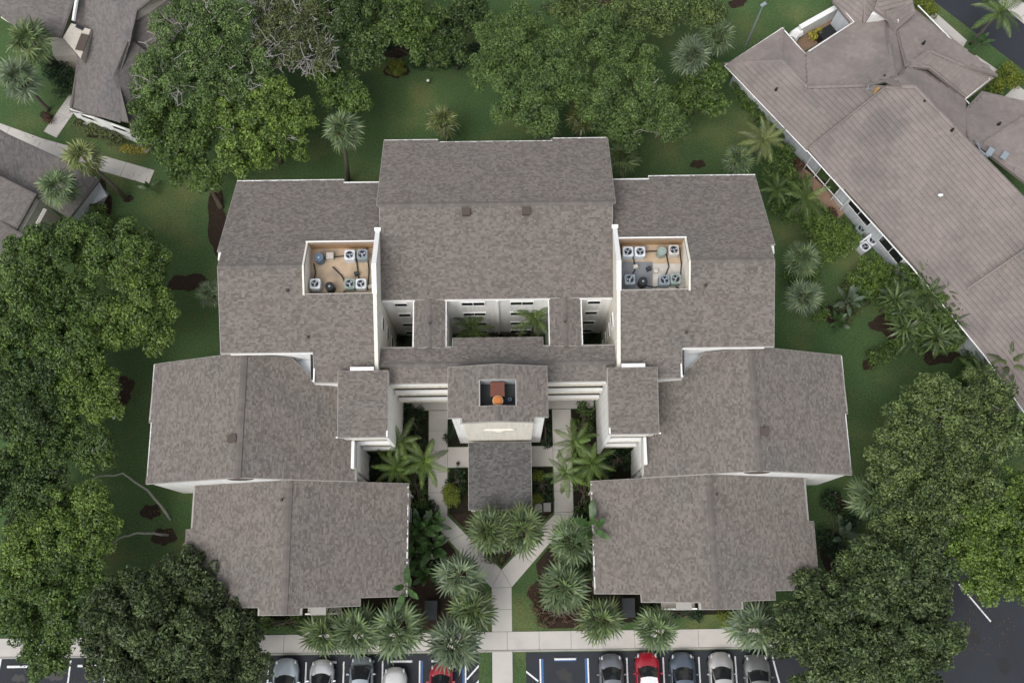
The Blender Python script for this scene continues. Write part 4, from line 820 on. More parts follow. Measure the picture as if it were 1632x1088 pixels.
def leaner(label, lobes, lm, pts, **k):
    t = tree(label, lobes, lm, base=pts[-1][:2], trunk=False, **k); P_ = [at(*p) for p in pts]; out = []
    for i in range(len(P_) - 1):
        for q in range(4): out.append(P_[i].lerp(P_[i + 1], q / 4) + Vector((R.uniform(-.07, .07), R.uniform(-.07, .07), R.uniform(-.05, .05))))
    out.append(P_[-1]); n = len(out)
    MB().tube(out, [.05 + .06 * (i / n) ** 1.5 for i in range(n)], 7).build('trunk', 'bark_pale', t, True)
leaner('bright green tree whose pale curved trunk leans out from the low left wing', lob(6.2, (112, 835, 62), (55, 865, 50), (155, 850, 36), (150, 800, 30)), 'leaf_bright', [(135, 782, 5), (150, 760, 4.6), (195, 755, 3.6), (235, 782, 2.2), (272, 828, 0)])
leaner('green tree with a second pale curved trunk in the lower left', lob(5.8, (130, 905, 45), (85, 925, 50), (40, 910, 40)), 'leaf_mid', [(150, 885, 4.6), (190, 858, 3.6), (220, 848, 2.4), (268, 852, 0)])
tree('dark green tree in the lower left corner overhanging the sidewalk', lob(5.4, (70, 985, 52), (115, 985, 40), (75, 1045, 34), (25, 960, 45)), 'leaf_mid')
tree('huge round dark magnolia-like tree covering the left end of the parking row', lob(5.6, (285, 1000, 98), (222, 985, 66), (345, 985, 66), (290, 935, 52), (240, 1055, 74), (355, 1050, 66), (300, 1080, 70), (380, 1000, 40), (185, 1035, 45)), 'leaf_magnolia', .27, .13, 44, (.28, .6), tr=.35, rnd=.8, cover=1.3)
# upper left
tree('big tree with pale bare branches between the upper left villa and the building', lob(6.6, (300, 65, 66), (355, 50, 58), (265, 130, 54), (330, 125, 66), (400, 120, 50)), 'leaf_fine', .2, .10, 44, twigs=60)
tree('grey-green tree with a tangle of pale bare twigs at the top left of centre', lob(6.2, (445, 70, 52), (500, 85, 46), (480, 35, 48), (425, 25, 40)), 'leaf_olive', .2, .09, 34, twigs=120)
tree('bright yellow-green tree directly behind the left rear wing', lob(5.8, (430, 222, 54), (385, 248, 46), (468, 190, 44), (375, 195, 46), (440, 165, 40)), 'leaf_bright', .24, .13, twigs=6)
tree('dark green tree beside the yellow hedge of the upper left villa', lob(5.6, (262, 210, 46), (300, 255, 44), (320, 205, 46), (335, 285, 26), (240, 165, 34)), 'leaf_mid', base=(352, 330))
tree('small deep green tree above the tall fan palm behind the building', lob(4.6, (545, 150, 38), (570, 165, 26), (520, 120, 30)), 'leaf_mid')
tree('dark evergreen tree at the top edge left of the round clipped shrub', lob(5.6, (545, 30, 52), (605, 45, 48), (580, 85, 36), (560, -20, 50)), 'leaf_dark')
tree('dark evergreen tree at the top edge above the round clipped shrub', lob(5.4, (655, 35, 48), (670, 75, 26), (640, -10, 45)), 'leaf_mid', L=.2)
tree('very dark tree at the top edge behind the lawn', lob(5.0, (715, 45, 42), (700, 92, 24), (745, 20, 40), (730, 90, 20)), 'leaf_dark')
tree('feathery pale green tree at the upper centre right of the back lawn', lob(6.2, (835, 60, 56), (880, 115, 66), (822, 155, 50), (785, 115, 42), (855, 185, 38), (790, 60, 40)), 'leaf_fine', .2, .085, 66, (.3, .65), upb=.45, rnd=.7, cover=1.25)
tree('feathery green tree behind the right half of the rear roof', lob(6.0, (955, 65, 54), (1005, 105, 54), (960, 165, 52), (1035, 178, 44), (1065, 205, 28), (990, 205, 36)), 'leaf_fine', .2, .085, 66, (.3, .65), upb=.45, rnd=.7, cover=1.25, twigs=3)
tree('yellow-green feathery tree at the top edge between the fan palms', lob(5.6, (1040, 25, 48), (1080, 20, 40), (1000, 15, 46), (910, 10, 46), (1130, 20, 30)), 'leaf_pale', .2, .085, 60, (.3, .6), upb=.45, rnd=.7, cover=1.2)
tree('low dark glossy tree beside the fan palms left of the tiled villa', lob(3.2, (1110, 140, 36), (1138, 165, 24), (1085, 165, 30), (1130, 120, 28)), 'leaf_mid', .22, .14)
# right
tree('pale green large-leaved tree above the right lawn corner', lob(6.2, (1510, 660, 52), (1455, 680, 46), (1565, 640, 46), (1600, 690, 44), (1425, 710, 34), (1480, 630, 36), (1550, 700, 44)), 'leaf_pale', .21, .12, twigs=8, cover=1.0)
tree('large-leaved tree with yellowing leaves right of the low right wing', lob(5.8, (1450, 765, 48), (1500, 735, 40), (1545, 770, 50), (1425, 800, 34), (1470, 825, 48), (1415, 740, 34), (1410, 850, 34), (1510, 800, 44)), 'leaf_pale', .22, .12, dens=46, twigs=5, cover=1.0)
tree('vivid green tree overhanging the parking area at the right edge', lob(5.8, (1585, 850, 56), (1625, 800, 46), (1545, 830, 36), (1600, 905, 40), (1572, 925, 30), (1640, 880, 40), (1535, 880, 40), (1625, 925, 28)), 'leaf_bright', .24, .13)
tree('huge round dark magnolia-like tree at the right end of the parked cars', lob(5.6, (1375, 1000, 98), (1310, 985, 60), (1440, 985, 66), (1390, 925, 66), (1330, 1050, 70), (1440, 1050, 66), (1380, 1080, 70), (1470, 930, 40), (1290, 940, 34), (1490, 1010, 38), (1265, 1010, 40), (1480, 930, 32), (1480, 890, 36)), 'leaf_magnolia', .27, .13, 44, (.28, .6), tr=.35, rnd=.8, cover=1.3)

# shrubs and hedges
def shrub(label, lobes, lm, L=.16, Wd=.09, name='shrub', cat='shrub', group='shrubs and hedges', dens=60, rc=(.22, .42), cover=1.4, **k):
    t = tree(label, lobes, lm, L, Wd, dens, rc, None, name, cat, group, cover=cover, tr=.06, **k); return t
def sl(z, *a): return [(x, y, z, r / 22.0) for x, y, r in a]
shrub('round clipped yellow-green shrub in a mulch ring on the back lawn', sl(.8, (632, 108, 16)), 'leaf_lime', .10, .06, rc=(.14, .24), dens=120, cover=3.0)
shrub('round bright green shrub left of the entrance canopy', sl(.8, (720, 785, 14), (721, 795, 13)), 'leaf_lime', .10, .06, rc=(.14, .24), dens=120, cover=3.0)
shrub('small round shrub at the upper right of the entrance canopy', sl(.5, (857, 759, 10)), 'leaf_lime', .10, .06, rc=(.12, .2), dens=120, cover=3.0)
shrub('small round shrub at the lower right of the entrance canopy', sl(.5, (856, 796, 9)), 'leaf_lime', .10, .06, rc=(.12, .2), dens=120, cover=3.0)
shrub('bright green shrub against the front of the low right wing', sl(.8, (1158, 985, 16), (1150, 978, 10)), 'leaf_lime', .12, .07)
shrub('bright green hedge mound right of the white condensers', sl(1.2, (1388, 430, 26), (1410, 440, 22), (1370, 448, 24), (1395, 458, 24)), 'leaf_bright')
shrub('glossy green hedge mound left of the condensers', sl(1.2, (1330, 370, 26), (1348, 385, 24), (1320, 395, 26), (1300, 365, 24)), 'leaf_bright')
shrub('dark green shrub beside the brick patio of the tiled villa', sl(1.0, (1270, 300, 24), (1255, 280, 20), (1290, 340, 24), (1310, 345, 18)), 'leaf_mid')
shrub('low red-leaved shrub at the edge of the brick patio', sl(.7, (1322, 342, 10), (1268, 262, 12)), 'leaf_red')
shrub('mixed green shrubs between the right rear wing and the yellow-green feather palm', sl(1.0, (1232, 262, 22), (1250, 245, 18), (1225, 285, 16), (1245, 325, 20), (1262, 345, 18)), 'leaf_mid')
shrub('green shrubs under the two fan palms right of the right rear wing', sl(.7, (1262, 440, 18), (1290, 440, 16), (1300, 415, 14), (1305, 500, 14)), 'leaf_mid')
shrub('green shrubs spilling from the bed at the bottom corner of the tiled villa', sl(.9, (1545, 580, 22), (1575, 615, 26), (1610, 620, 26), (1540, 620, 20), (1590, 560, 18)), 'leaf_mid')
shrub('low shrubs around the grey-green paddle-leaved plant on the right lawn', sl(.7, (1350, 495, 20), (1368, 485, 16), (1335, 500, 14), (1355, 455, 16)), 'leaf_olive')
shrub('dark undergrowth beside the low right wing below the large-leaved tree', sl(.8, (1320, 800, 18), (1312, 860, 18), (1335, 880, 22), (1350, 830, 18)), 'leaf_deep')
shrub('small round bush on the right lawn', sl(.8, (1405, 566, 16), (1420, 556, 12), (1392, 572, 12)), 'leaf_mid')
shrub('dark clipped hedge along the upper wall of the tiled villa', [(1172 + 9 * i, 140 + 11 * i, .6, .62) for i in range(8)], 'leaf_mid')
shrub('yellow-green hedge curving round the corner of the upper left villa', sl(.5, (200, 236, 9), (210, 239, 9), (220, 240, 9), (230, 237, 9), (238, 229, 9), (244, 220, 9), (249, 211, 9)), 'leaf_yellow', .12, .07, rc=(.15, .25))
shrub('flowering shrub row below the windows of the upper left villa', sl(.7, (128, 198, 12), (145, 204, 14), (162, 210, 14), (178, 218, 14), (190, 224, 11)), 'leaf_olive')
shrub('dark shrub in the corner between the upper left villa and its porch', sl(1.0, (100, 120, 24), (105, 140, 20), (85, 110, 22)), 'leaf_deep')
shrub('dark shrub mass beside the grey shingled house at the left', sl(1.0, (150, 340, 24), (165, 360, 22), (135, 365, 26), (120, 355, 20)), 'leaf_mid')
shrub('small dark red shrub in a mulch ring on the upper left lawn', sl(.4, (75, 187, 9)), 'leaf_red')
shrub('yellowish shrub at the street corner of the tiled villa', sl(1.0, (1605, 118, 20), (1590, 135, 18), (1618, 130, 16)), 'leaf_lime')
shrub('yellow-green shrub beside the street at the top of the tiled villa', sl(.8, (1478, 12, 12), (1488, 20, 8), (1465, 0, 12)), 'leaf_lime')
shrub('green potted planting in the tiled villa courtyard', sl(.5, (1295, 60, 9), (1305, 50, 8)), 'leaf_yellow')
shrub('dark bank of shrubs at the edge of the back lawn under the trees', sl(1.0, (668, 98, 18), (690, 102, 16), (712, 98, 18), (735, 95, 16), (620, 75, 14), (755, 80, 14)), 'leaf_deep')
shrub('dark shrubs under the rear edge of the central roof', sl(1.0, (965, 205, 14), (985, 210, 12), (1005, 215, 16), (955, 195, 14)), 'leaf_deep')
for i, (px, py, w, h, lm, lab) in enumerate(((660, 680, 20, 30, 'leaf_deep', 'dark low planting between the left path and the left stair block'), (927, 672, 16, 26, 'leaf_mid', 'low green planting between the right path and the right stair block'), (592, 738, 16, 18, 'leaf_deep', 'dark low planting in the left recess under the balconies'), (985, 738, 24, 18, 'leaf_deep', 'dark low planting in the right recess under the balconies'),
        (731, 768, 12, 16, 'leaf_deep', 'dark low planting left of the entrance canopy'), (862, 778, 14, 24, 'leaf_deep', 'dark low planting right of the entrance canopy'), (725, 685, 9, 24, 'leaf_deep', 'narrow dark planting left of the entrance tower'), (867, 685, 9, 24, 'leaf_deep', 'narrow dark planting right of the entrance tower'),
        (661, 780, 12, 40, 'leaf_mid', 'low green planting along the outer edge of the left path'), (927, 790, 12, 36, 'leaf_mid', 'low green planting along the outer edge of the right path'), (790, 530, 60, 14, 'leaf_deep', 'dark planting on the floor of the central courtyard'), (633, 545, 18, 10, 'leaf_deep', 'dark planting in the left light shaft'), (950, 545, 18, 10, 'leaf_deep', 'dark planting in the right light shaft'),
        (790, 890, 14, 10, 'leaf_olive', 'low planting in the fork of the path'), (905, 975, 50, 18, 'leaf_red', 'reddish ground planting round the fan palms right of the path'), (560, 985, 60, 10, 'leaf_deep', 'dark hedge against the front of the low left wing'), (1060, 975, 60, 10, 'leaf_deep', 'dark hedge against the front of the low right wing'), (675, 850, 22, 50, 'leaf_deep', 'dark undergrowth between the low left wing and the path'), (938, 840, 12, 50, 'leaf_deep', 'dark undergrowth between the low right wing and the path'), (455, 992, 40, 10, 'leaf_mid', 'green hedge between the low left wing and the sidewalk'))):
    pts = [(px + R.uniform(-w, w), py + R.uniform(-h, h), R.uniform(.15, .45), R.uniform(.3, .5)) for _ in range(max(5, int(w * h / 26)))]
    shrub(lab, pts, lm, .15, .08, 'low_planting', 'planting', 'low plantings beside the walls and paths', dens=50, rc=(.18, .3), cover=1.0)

# ---- palms
def strip_leaf(rows):                                     # rows: list of (left, right) points -> quads
    out = []
    for (a, b), (c, d) in zip(rows[:-1], rows[1:]): out += [a, b, d, c]
    return out
def fan_mesh(m, seed, nseg=15, lp=.85, lb=1.0, droop=.5):
    g = random.Random(seed); V = []; T = []
    for (x0, z0), (x1, z1) in (((0, 0), (lp * .5, .06)), ((lp * .5, .06), (lp, .03))):
        V += [Vector((x0, -.022, z0)), Vector((x0, .022, z0)), Vector((x1, .018, z1)), Vector((x1, -.018, z1))]; T.append(.85)
    for k in range(nseg):
        q = -1 + 2 * k / (nseg - 1); a = q * 2.15; l = lb * (1 - .30 * q * q) * g.uniform(.88, 1.08); d = Vector((math.cos(a), math.sin(a), 0)); s = Vector((-math.sin(a), math.cos(a), 0))
        tw = .5 if k % 2 else -.5; s = (s * math.cos(tw) + Vector((0, 0, 1)) * math.sin(tw)); o = Vector((lp, 0, .03)); rows = []
        for t_, w in ((.04, .018), (.35, .078), (.68, .058), (1.0, .004)):
            z = .10 * t_ * math.cos(a) - droop * l * (max(0, t_ - .25)) ** 2 - .12 * abs(q) * t_; p = o + d * (l * t_) + Vector((0, 0, z)); rows.append((p - s * w, p + s * w))
        V += strip_leaf(rows); T += [g.uniform(.2, 1)] * 3
    return np_mesh('frond', np.array([tuple(v) for v in V]), 4, m, np.array(T))
def feather_mesh(m, seed, L=2.4, pairs=17, ll=.46, droop=1.0, wl=.034, vee=.15):
    g = random.Random(seed); V = []; T = []
    def rp(t): return Vector((L * (t - .10 * droop * t * t), 0, L * (.16 * t - .42 * droop * t * t * t)))
    for i in range(6):
        a, b = rp(i / 6), rp((i + 1) / 6); w0, w1 = .035 * (1 - i / 7), .035 * (1 - (i + 1) / 7); V += [a + Vector((0, -w0, .01)), a + Vector((0, w0, .01)), b + Vector((0, w1, .01)), b + Vector((0, -w1, .01))]; T.append(.9)
    for k in range(pairs):
        t = .14 + .86 * k / (pairs - 1); p = rp(t); tg = (rp(min(1, t + .02)) - rp(max(0, t - .02))).normalized(); l = ll * (math.sin(math.pi * (.18 + .72 * t))) * g.uniform(.85, 1.12)
        for sd in (-1, 1):
            out = (Vector((0, sd, 0)) * (.95 - .45 * t) + tg * (.35 + .5 * t) + Vector((0, 0, vee))).normalized(); s = out.cross(Vector((0, 0, 1))).normalized(); rows = []
            for q, w in ((0, wl * .6), (.5, wl), (1, .003)): c = p + out * (l * q) + Vector((0, 0, -.95 * l * q * q)); rows.append((c - s * w, c + s * w))
            V += strip_leaf(rows); T += [g.uniform(.15, 1)] * 2
    return np_mesh('frond', np.array([tuple(v) for v in V]), 4, m, np.array(T))
def paddle_mesh(m, seed, L=1.7, W_=.34, droop=.5, n=7):
    g = random.Random(seed); V = []; T = []
    for sd in (-1, 1):
        rows = []
        for i in range(n + 1):
            t = i / n; x = .5 + L * t; z = .45 * t * L * .4 - droop * L * .5 * t * t; w = W_ * math.sin(math.pi * min(1, .06 + .93 * t)) ** .6 * (g.uniform(.8, 1.05)); c = Vector((x, 0, z)); rows.append((c, c + Vector((g.uniform(-.06, .06), sd * w, .10 * w - .03))))
        V += strip_leaf([(a, b) if sd > 0 else (b, a) for a, b in rows]); T += [g.uniform(.2, .9) for _ in range(n)]
    V += [Vector((0, -.03, -.1)), Vector((0, .03, -.1)), Vector((.5, .02, 0)), Vector((.5, -.02, 0))]; T.append(.8)
    return np_mesh('leaf', np.array([tuple(v) for v in V]), 4, m, np.array(T))
def strap_mesh(m, seed, L=1.1, w=.06):
    g = random.Random(seed); rows = []
    for i in range(6): t = i / 5; c = Vector((L * (t - .15 * t * t), 0, L * (.45 * t - .75 * t * t))); rows.append((c - Vector((0, w * (1 - t ** 3), -.015)), c + Vector((0, w * (1 - t ** 3), .015))))
    V = strip_leaf(rows); return np_mesh('leaf', np.array([tuple(v) for v in V]), 4, m, np.array([g.uniform(.2, 1)] * 5))
FAN = {k: [fan_mesh(k, i, 15, droop=.35 + .15 * i) for i in range(3)] for k in ('palm_leaf', 'palm_leaf_yellow', 'palm_leaf_olive', 'palm_leaf_grey')}; DEAD = fan_mesh('palm_leaf_dead', 9, 16, droop=1.0)
FEA = {k: [feather_mesh(k, i, droop=.8 + .25 * i) for i in range(3)] for k in ('feather_leaf', 'palm_leaf_yellow', 'strap_leaf')}
PAD = {k: [paddle_mesh(k, i) for i in range(3)] for k in ('paddle_leaf', 'blue_leaf', 'leaf_bright')}
STR = [strap_mesh('strap_leaf', i) for i in range(3)]
TRK = {}
def trunk_mesh(h, r=.16):
    k = (round(h, 1), r)
    if k not in TRK:
        mb = MB(); n = 10; mb.tube([(0.03 * math.sin(i * 1.7), .03 * math.cos(i * 2.1), h * i / n) for i in range(n + 1)], [r * (1.25 if i == 0 else 1.0 + .08 * (i % 2)) * (1 - .12 * i / n) for i in range(n + 1)], 9); TRK[k] = mb.mesh('trunk', 'palm_trunk', True)
    return TRK[k]
def put(name, me, parent, loc, az, el, roll=0, sc=1.0):
    o = bpy.data.objects.new(name, me); COL.objects.link(o); o.parent = parent; o.location = loc; o.scale = (sc, sc, sc)
    o.rotation_euler = (Matrix.Rotation(az, 3, 'Z') @ Matrix.Rotation(-el, 3, 'Y') @ Matrix.Rotation(roll, 3, 'X')).to_euler(); return o
def palm(px, py, rpx, label, h=5.0, kind='fan', m=None, n=None, group=None, lean=None, dead=0):
    c = at(px, py, h); t = thing('fan_palm' if kind == 'fan' else 'feather_palm', label, 'palm tree', (c.x, c.y, 0), 0, group or ('fan palms around the building' if kind == 'fan' else 'feather palms in the planting beds'))
    if lean:
        b = at(*lean); t.location = (b.x, b.y, 0); d = Vector((c.x - b.x, c.y - b.y, 0)); crown = d + Vector((0, 0, h))
        MB_o = MB().tube([(0, 0, 0), tuple(d * .35 + Vector((0, 0, h * .4))), tuple(d * .7 + Vector((0, 0, h * .75))), tuple(crown)], [.2, .16, .15, .14], 9).mesh('trunk', 'palm_trunk', True)
        o = link('trunk', MB_o); o.parent = t
    else:
        crown = Vector((0, 0, h)); o = link('trunk', trunk_mesh(h - .25, .15 if kind == 'fan' else .10)); o.parent = t
    t.rotation_euler = (R.gauss(0, .035), R.gauss(0, .035), 0)
    if kind == 'fan' and not dead: dead = R.choice((0, 1, 2, 3, 4))
    az0 = R.uniform(0, 6.28); r = rpx / S * HC / (HC - h) * (HC - h) / HC
    if kind == 'fan':
        n = n or R.randint(19, 25); ms = FAN[m or R.choice(('palm_leaf', 'palm_leaf', 'palm_leaf_olive', 'palm_leaf_grey'))]; sc = r / 1.72
        for i in range(n):
            q = i / (n - 1); el = math.radians(82 - 118 * q ** .85 + R.uniform(-7, 7)); put('frond', ms[i % 3], t, crown + Vector((0, 0, .25 * sc * (1 - q))), az0 + 2.39996 * i + R.uniform(-.15, .15), el, R.uniform(-.5, .5), sc * (.78 + .25 * min(1, q * 1.8)) * R.uniform(.9, 1.08))
        for i in range(dead): put('dead_frond', DEAD, t, crown - Vector((0, 0, .2)), R.uniform(0, 6.28), math.radians(R.uniform(-75, -35)), 0, sc * .95)
    else:
        n = n or 13; ms = FEA[m or 'feather_leaf']; sc = r / 2.25
        for i in range(n):
            q = i / (n - 1); el = math.radians(70 - 88 * q + R.uniform(-8, 8)); put('frond', ms[i % 3], t, crown, az0 + 2.39996 * i + R.uniform(-.2, .2), el, R.uniform(-.35, .35), sc * (.8 + .22 * min(1, 2 * q)) * R.uniform(.9, 1.08))
    return t
for a in (
    (540, 206, 40, 'tall grey-green fan palm with its trunk showing behind the left rear wing', dict(h=6.0, lean=(556, 292), dead=3)),
    (707, 198, 34, 'yellowish fan palm standing alone behind the central roof', dict(h=3.2, m='palm_leaf_yellow', dead=2)),
    (868, 203, 34, 'light green fan palm touching the rear edge of the central roof, the left of two', dict(h=3.6)),
    (925, 185, 38, 'fan palm half under the feathery trees behind the central roof, the right of two', dict(h=4.0, m='palm_leaf_yellow')),
    (997, 252, 36, 'fan palm in the corner beside the right end of the central roof', dict(h=4.2)),
    (1178, 256, 32, 'pale speckled fan palm behind the right rear wing', dict(h=3.0)),
    (1276, 412, 36, 'fan palm right of the right rear wing, the upper of two', dict(h=3.4, dead=2)),
    (1284, 472, 36, 'fan palm right of the right rear wing, the lower of two', dict(h=3.4, dead=3)),
    (335, 468, 28, 'small fan palm tucked against the left rear wing', dict(h=3.0)),
    (48, 62, 46, 'large fan palm in front of the upper left villa, the upper one', dict(h=5.5, dead=2)),
    (32, 128, 44, 'large fan palm in front of the upper left villa, the lower one', dict(h=5.0)),
    (136, 256, 38, 'pale fan palm by the garden path with a long leaning trunk', dict(h=6.0, m='palm_leaf_yellow', lean=(203, 318))),
    (92, 297, 38, 'fan palm hanging over the roof of the grey shingled house', dict(h=6.0)),
    (1140, 62, 40, 'pale fan palm nearest the lawn at the top right of centre', dict(h=4.5)),
    (1098, 88, 42, 'pale fan palm above the low dark glossy tree', dict(h=4.8)),
    (640, 20, 30, 'thin fan palm among the dark trees at the top edge', dict(h=5.0)),
    (518, 1000, 42, 'fan palm over the sidewalk below the low left wing, leftmost of a row of three', dict(h=4.2)),
    (573, 1002, 46, 'fan palm over the sidewalk below the low left wing, middle of a row of three', dict(h=4.4)),
    (637, 1003, 50, 'fan palm over the sidewalk below the low left wing, rightmost of a row of three', dict(h=4.4)),
    (732, 930, 46, 'dense fan palm left of the path, the upper of the cluster', dict(h=4.2)),
    (752, 975, 44, 'dense fan palm left of the path, right one of the cluster', dict(h=4.0)),
    (722, 1022, 48, 'fan palm left of the path hanging over the red car', dict(h=4.2)),
    (782, 845, 44, 'fan palm at the end of the entrance canopy, the left of the pair', dict(h=4.4)),
    (832, 846, 46, 'fan palm at the end of the entrance canopy, the right of the pair', dict(h=4.4)),
    (912, 860, 46, 'fan palm right of the path beside the low right wing, the upper one', dict(h=4.2, dead=2)),
    (897, 932, 46, 'grey-green fan palm standing in the reddish planting right of the path', dict(h=4.2)),
    (958, 986, 42, 'fan palm over the sidewalk below the low right wing, left one of two', dict(h=4.2, dead=2)),
    (1043, 997, 40, 'fan palm over the sidewalk below the low right wing, right one of two', dict(h=4.2)),
    (1200, 1000, 48, 'fan palm beside the dark round tree at the right end of the sidewalk', dict(h=4.4)),
    (1388, 790, 42, 'fan palm beside the low right wing under the large-leaved trees', dict(h=4.6, dead=2)),
    (412, 945, 30, 'spiky fan palm between the dark round tree and the low left wing', dict(h=3.0)),
): palm(a[0], a[1], a[2], a[3], **a[4])
for a in (
    (645, 703, 42, 'feather palm against the left stair block, the upper left of three', dict(h=4.6)),
    (678, 732, 46, 'feather palm reaching over the left path, the right of three', dict(h=4.6)),
    (632, 748, 42, 'feather palm over the corner of the low left wing, the lower of three', dict(h=4.4)),
    (918, 708, 42, 'feather palm against the right path, the upper left of three', dict(h=4.6)),
    (945, 742, 44, 'feather palm over the corner of the low right wing, the right of three', dict(h=4.6)),
    (904, 752, 40, 'feather palm over the right path, the lower left of three', dict(h=4.4)),
    (750, 526, 42, 'feather palm in the left half of the central courtyard', dict(h=5.0)),
    (846, 512, 46, 'feather palm in the right half of the central courtyard', dict(h=6.6)),
    (1214, 218, 46, 'yellow-green feather palm beside the wall of the tiled villa', dict(h=4.8, m='palm_leaf_yellow', n=16)),
    (1285, 318, 50, 'feather palm with long pale stems beside the brick patio', dict(h=4.5, n=12)),
    (1590, 18, 54, 'feather palm over the street in the upper right corner', dict(h=5.0, n=14)),
    (1475, 470, 46, 'dark arching feather palm in the clump beside the big tiled roof', dict(h=3.2, n=18, m='strap_leaf')),
    (1450, 500, 40, 'dark arching feather palm at the left of the clump beside the big tiled roof', dict(h=2.8, n=18, m='strap_leaf')),
    (1560, 600, 42, 'dark feather palm at the bottom corner of the tiled villa', dict(h=3.0, n=14)),
    (1605, 585, 44, 'feather palm at the right edge below the tiled villa roof', dict(h=3.4, n=14)),
    (1500, 530, 44, 'dark arching feather palm at the bottom of the clump beside the big tiled roof', dict(h=2.8, n=18, m='strap_leaf')),
    (1515, 490, 44, 'dark arching feather palm nearest the gutter in the clump beside the big tiled roof', dict(h=3.0, n=18, m='strap_leaf')),
    (1430, 470, 38, 'dark arching feather palm at the top left of the clump beside the big tiled roof', dict(h=2.6, n=16, m='strap_leaf')),
    (1455, 540, 36, 'dark arching feather palm at the lower left of the clump beside the big tiled roof', dict(h=2.4, n=16, m='strap_leaf')),
    (1600, 640, 36, 'small dark feather palm at the right edge above the parking trees', dict(h=2.6, n=12)),
    (1240, 300, 34, 'green feather palm squeezed beside the right rear wing', dict(h=3.0, n=12)),
): palm(a[0], a[1], a[2], a[3], kind='feather', **a[4])
def leafy(px, py, rpx, n, kind, label, h=.4, name='broad_leaf_plant', cat='plant', els=(75, 5)):
    c = at(px, py, h); t = thing(name, label, cat, (c.x, c.y, 0), 0, 'large leaved garden plants'); st = link('stem', trunk_mesh(max(.4, h), .06)); st.parent = t; r = rpx / S; az0 = R.uniform(0, 6)
    ms = STR if kind == 'strap' else PAD[kind]; base = 1.1 if kind == 'strap' else 2.1
    for i in range(n):
        q = i / max(1, n - 1); el = math.radians(els[0] + (els[1] - els[0]) * q + R.uniform(-10, 10)); put('leaf', ms[i % 3], t, Vector((R.uniform(-.1, .1), R.uniform(-.1, .1), max(.3, h))), az0 + 2.4 * i + R.uniform(-.3, .3), el, R.uniform(-.4, .4), r / base * R.uniform(.8, 1.12))
    return t
for a in ((668, 842, 40, 14, 'paddle_leaf', 'big paddle-leaved plant beside the low left wing, level with the twin palms', 1.6), (690, 872, 38, 14, 'paddle_leaf', 'big paddle-leaved plant nearest the left branch of the path', 1.4), (665, 885, 38, 12, 'paddle_leaf', 'dark paddle-leaved plant in the middle of the left bed', 1.4),
          (692, 832, 30, 12, 'paddle_leaf', 'paddle-leaved plant at the bend of the left path', 1.2), (680, 915, 32, 12, 'paddle_leaf', 'paddle-leaved plant just above the dark utility box', 1.2), (648, 935, 38, 5, 'paddle_leaf', 'banana-like plant with green leaves lying over the low left roof', 5.6),
          (944, 840, 42, 7, 'paddle_leaf', 'banana-like plant with leaves lying over the low right roof', 5.6), (935, 900, 30, 12, 'paddle_leaf', 'dark paddle-leaved plant beside the low right wing', 1.2), (1345, 855, 40, 9, 'blue_leaf', 'blue-green broad-leaved plant right of the low right wing', 1.0),
          (1350, 480, 30, 12, 'blue_leaf', 'grey-green paddle-leaved plant with pale blooms on the right lawn', 1.6), (1335, 515, 26, 10, 'paddle_leaf', 'dark paddle-leaved plant in the mulch on the right lawn', 1.2), (1365, 470, 24, 10, 'paddle_leaf', 'paddle-leaved plant beside the bright hedge mound', 1.2),
          (1575, 575, 34, 10, 'blue_leaf', 'pale broad-leaved plant under the eave of the tiled villa', 1.4), (1530, 640, 30, 10, 'paddle_leaf', 'dark broad-leaved plant above the pale green tree on the right', 1.2), (25, 1000, 28, 8, 'paddle_leaf', 'dark broad-leaved plant at the lower left edge', 1.0),
          (1560, 70, 26, 8, 'paddle_leaf', 'broad-leaved plant between the driveway slabs of the tiled villa', 1.0), (240, 300, 20, 8, 'paddle_leaf', 'small plant beside the end of the garden path', .6)): leafy(*a[:6], h=a[6])
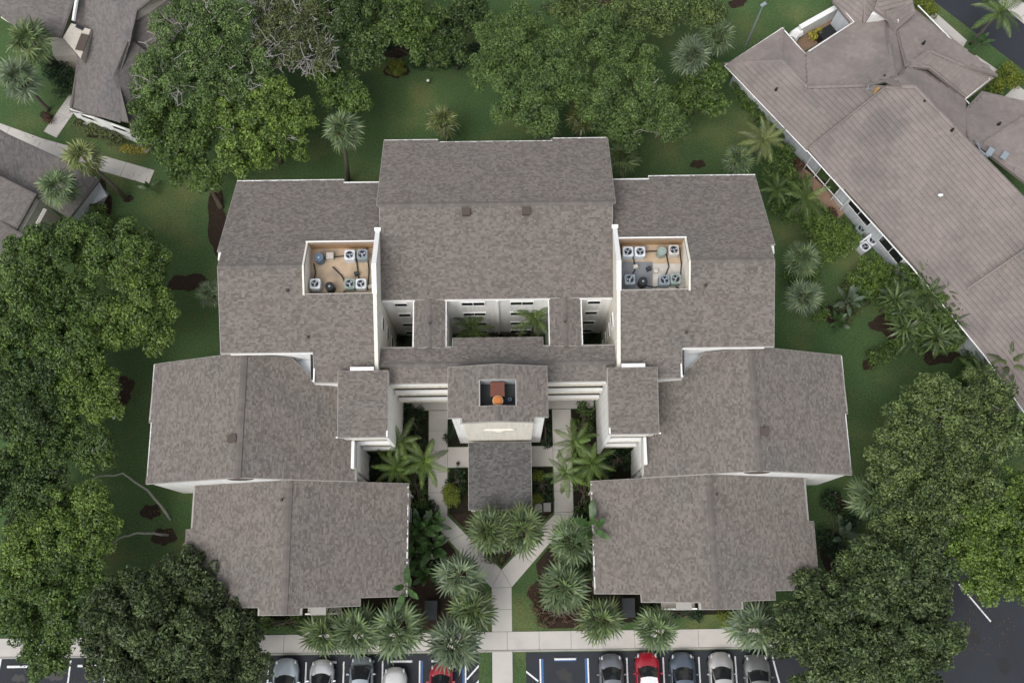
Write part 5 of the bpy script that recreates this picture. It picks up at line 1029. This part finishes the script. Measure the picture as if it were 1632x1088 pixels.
for i, (px, py, lab) in enumerate(((1470, 440, 'strap-leaved clump at the top of the planting beside the big tiled roof'), (1505, 470, 'strap-leaved clump against the gutter of the big tiled roof'), (1425, 480, 'strap-leaved clump at the left of the planting beside the big tiled roof'), (1465, 510, 'strap-leaved clump in the middle of the planting beside the big tiled roof'), (1515, 515, 'strap-leaved clump at the right of the planting beside the big tiled roof'), (1490, 540, 'strap-leaved clump at the bottom of the planting beside the big tiled roof'), (1440, 525, 'strap-leaved clump at the lower left of the planting beside the big tiled roof'), (1530, 490, 'strap-leaved clump overhanging the edge of the big tiled roof'))):
    leafy(px, py, 40, 36, 'strap', lab, 3.0, 'strap_leaf_plant', els=(80, -25))
shrub('dark leafy mass under the strap-leaved clumps beside the big tiled roof', sl(2.1, (1470, 455, 46), (1490, 505, 52), (1435, 485, 42), (1520, 490, 42), (1455, 520, 42), (1505, 540, 34)), 'leaf_mid', .42, .07, dens=46, rc=(.3, .5))

# leaf litter and clippings on the grass
V = []
for cx_, cy_, rr, n_ in ((250, 340, 90, 500), (215, 640, 50, 300), (240, 860, 60, 400), (650, 170, 110, 600), (1130, 220, 90, 500), (1400, 600, 90, 500), (1290, 460, 50, 250), (1310, 820, 40, 250), (90, 180, 70, 300), (860, 960, 40, 200), (300, 500, 40, 200), (1240, 40, 60, 200), (1440, 980, 120, 100), (1560, 1000, 60, 150), (100, 1070, 80, 100)):
    for _ in range(n_):
        a_, q_ = R.uniform(0, 6.283), math.sqrt(R.random()); p_ = at(cx_ + rr * q_ * math.cos(a_), cy_ + rr * .8 * q_ * math.sin(a_)); z_ = .045 + R.uniform(0, .01); t_ = R.uniform(0, 6.28); l_ = R.uniform(.03, .07); w_ = l_ * .5
        c_, s_ = math.cos(t_), math.sin(t_); V += [(p_.x - l_ * c_, p_.y - l_ * s_, z_), (p_.x + w_ * s_, p_.y - w_ * c_, z_ + .01), (p_.x + l_ * c_, p_.y + l_ * s_, z_), (p_.x - w_ * s_, p_.y + w_ * c_, z_ + .01)]
lt = link('leaf_litter', np_mesh('leaf_litter', np.array(V), 4, 'litter', np.zeros(len(V) // 4))); tag(lt, 'fallen brown leaves scattered over the lawns', 'leaf litter', kind='stuff')
